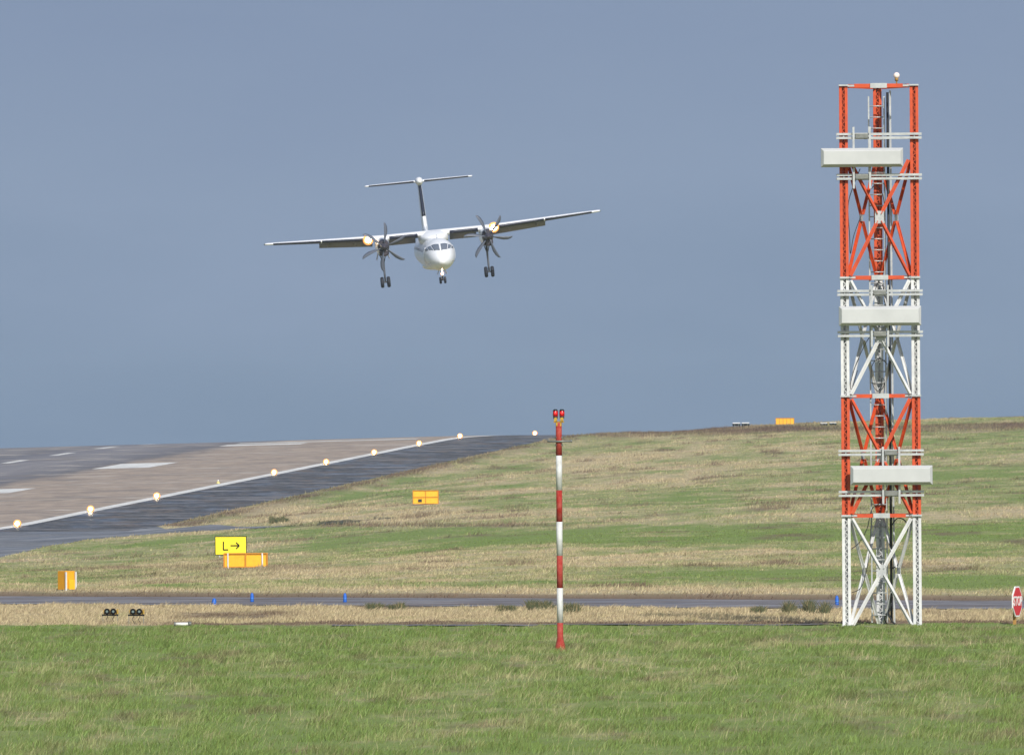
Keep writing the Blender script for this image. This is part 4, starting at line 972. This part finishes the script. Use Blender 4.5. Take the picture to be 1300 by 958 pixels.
# ------------------------------------------------------------------ grass
def scatter(name, n, Dfun, u0, u1, hrange, wrange, leanx, dens, seg2, hscale=None, colour=None):
    u = RNG.uniform(u0, u1, n); D = Dfun(RNG.uniform(0, 1, n)); X = (u-650)/F*D
    dr, br = cover(X, D); keep = RNG.uniform(0,1,n) < dens(X, D, dr, br)
    keep &= ~pav(X, D, -.15)
    u, D, X, dr, br = u[keep], D[keep], X[keep], dr[keep], br[keep]; n = len(X)
    Z = H(X, D)-.02
    r = RNG.uniform(0,1,n); h = hrange[0]+(hrange[1]-hrange[0])*RNG.beta(1.6,3.5,n)
    if hscale is not None: h = h*hscale(X, D, dr, br)
    wd = RNG.uniform(*wrange, n)*(D/300.)**.8
    lx = h*(leanx+RNG.normal(0,.45,n)); ly = h*RNG.normal(0,.4,n)
    v, f, q = blade_arrays(X, D, Z, h, wd, (lx, ly), seg2)
    o = np_mesh(name, v, f, BM_, dict(dry=np.repeat(dr,q), brown=np.repeat(br,q), rnd=np.repeat(r,q)))
    return o
area = lambda a, b: (lambda t: np.sqrt(a*a+(b*b-a*a)*t))
def clump(X, D): return sstep(.42,.68, fbm(X/.8, D/3.0, 101, 3))
U0, U1 = -170, 1470
q = 1.0
o = scatter('mown_grass', 520000, area(165, 308), U0, U1, (.05,.17), (.014,.026), .35, lambda X,D,d,b: (D < fgd(X)-((X>-5)&(X<8.3))*1.9)*(.35+.65*clump(X,D)), True, lambda X,D,d,b: (.55+.95*clump(X,D)+.5*d)*(1-.6*sstep(-12,-1,D-fgd(X))))
tag(o, 'mown green grass across the foreground', 'grass', kind='stuff')
o = scatter('seed_stalks', 26000, area(165, 306), U0, U1, (.12,.36), (.008,.014), .45, lambda X,D,d,b: (D < fgd(X)-6)*(.15+.85*clump(X*1.7+9,D)), True, None)
at_ = o.data.attributes['dry'].data; vals = np.zeros(len(at_), np.float32); at_.foreach_get('value', vals); at_.foreach_set('value', np.clip(vals+.55, 0, 1))
tag(o, 'pale seed stalks and longer blades standing up in the mown foreground', 'grass', kind='stuff')
o = scatter('dry_grass_strip', 260000, area(292, 350), U0, U1, (.06,.24), (.014,.026), .3, lambda X,D,d,b: (D > fgd(X)+.2)*(D < taxd(X)-TXH-.2)*1.0, True, lambda X,D,d,b: (.55+.7*clump(X,D))*np.clip((taxd(X)-TXH-D)/8+.35, .35, 1)*(1-.45*(b>.3)))
tag(o, 'dry tan grass between the mown grass and the taxiway', 'grass', kind='stuff')
o = scatter('rough_slope_grass', 520000, area(340, 700), U0, U1, (.05,.26), (.022,.045), .3, lambda X,D,d,b: (D > taxd(X)+TXH)*(.35+.65*d), False, lambda X,D,d,b: .5+.8*d*clump(X/1.5,D/2)+.5*(b>.3)*(d>.4)*(D>380))
tag(o, 'rough mixed grass on the slope beyond the taxiway', 'grass', kind='stuff')
o = scatter('far_hill_grass', 900000, area(700, 1930), U0, U1, (.06,.36), (.022,.045), .3, lambda X,D,d,b: .25+.75*d, False, lambda X,D,d,b: .5+.9*d*clump(X/3,D/5)+1.0*(b>.4))
tag(o, 'tussocky tan and green grass over the far hillside', 'grass', kind='stuff')

# ------------------------------------------------------------------ haze
m = bpy.data.materials.new('haze_air'); m.use_nodes = True; n = m.node_tree; n.nodes.remove(n.nodes['Principled BSDF'])
v = n.nodes.new('ShaderNodeVolumePrincipled'); v.inputs['Color'].default_value = (.66,.80,1,1); v.inputs['Density'].default_value = HAZE; v.inputs['Anisotropy'].default_value = 0.0
n.links.new(v.outputs[0], n.nodes['Material Output'].inputs['Volume'])
b = MB(); b.box((0,1000,(-60+36)/2),(12200,6100,96)); hz = b.build('haze', m); tag(hz, 'thin pale air fading the far runway and hill', 'haze', kind='stuff')
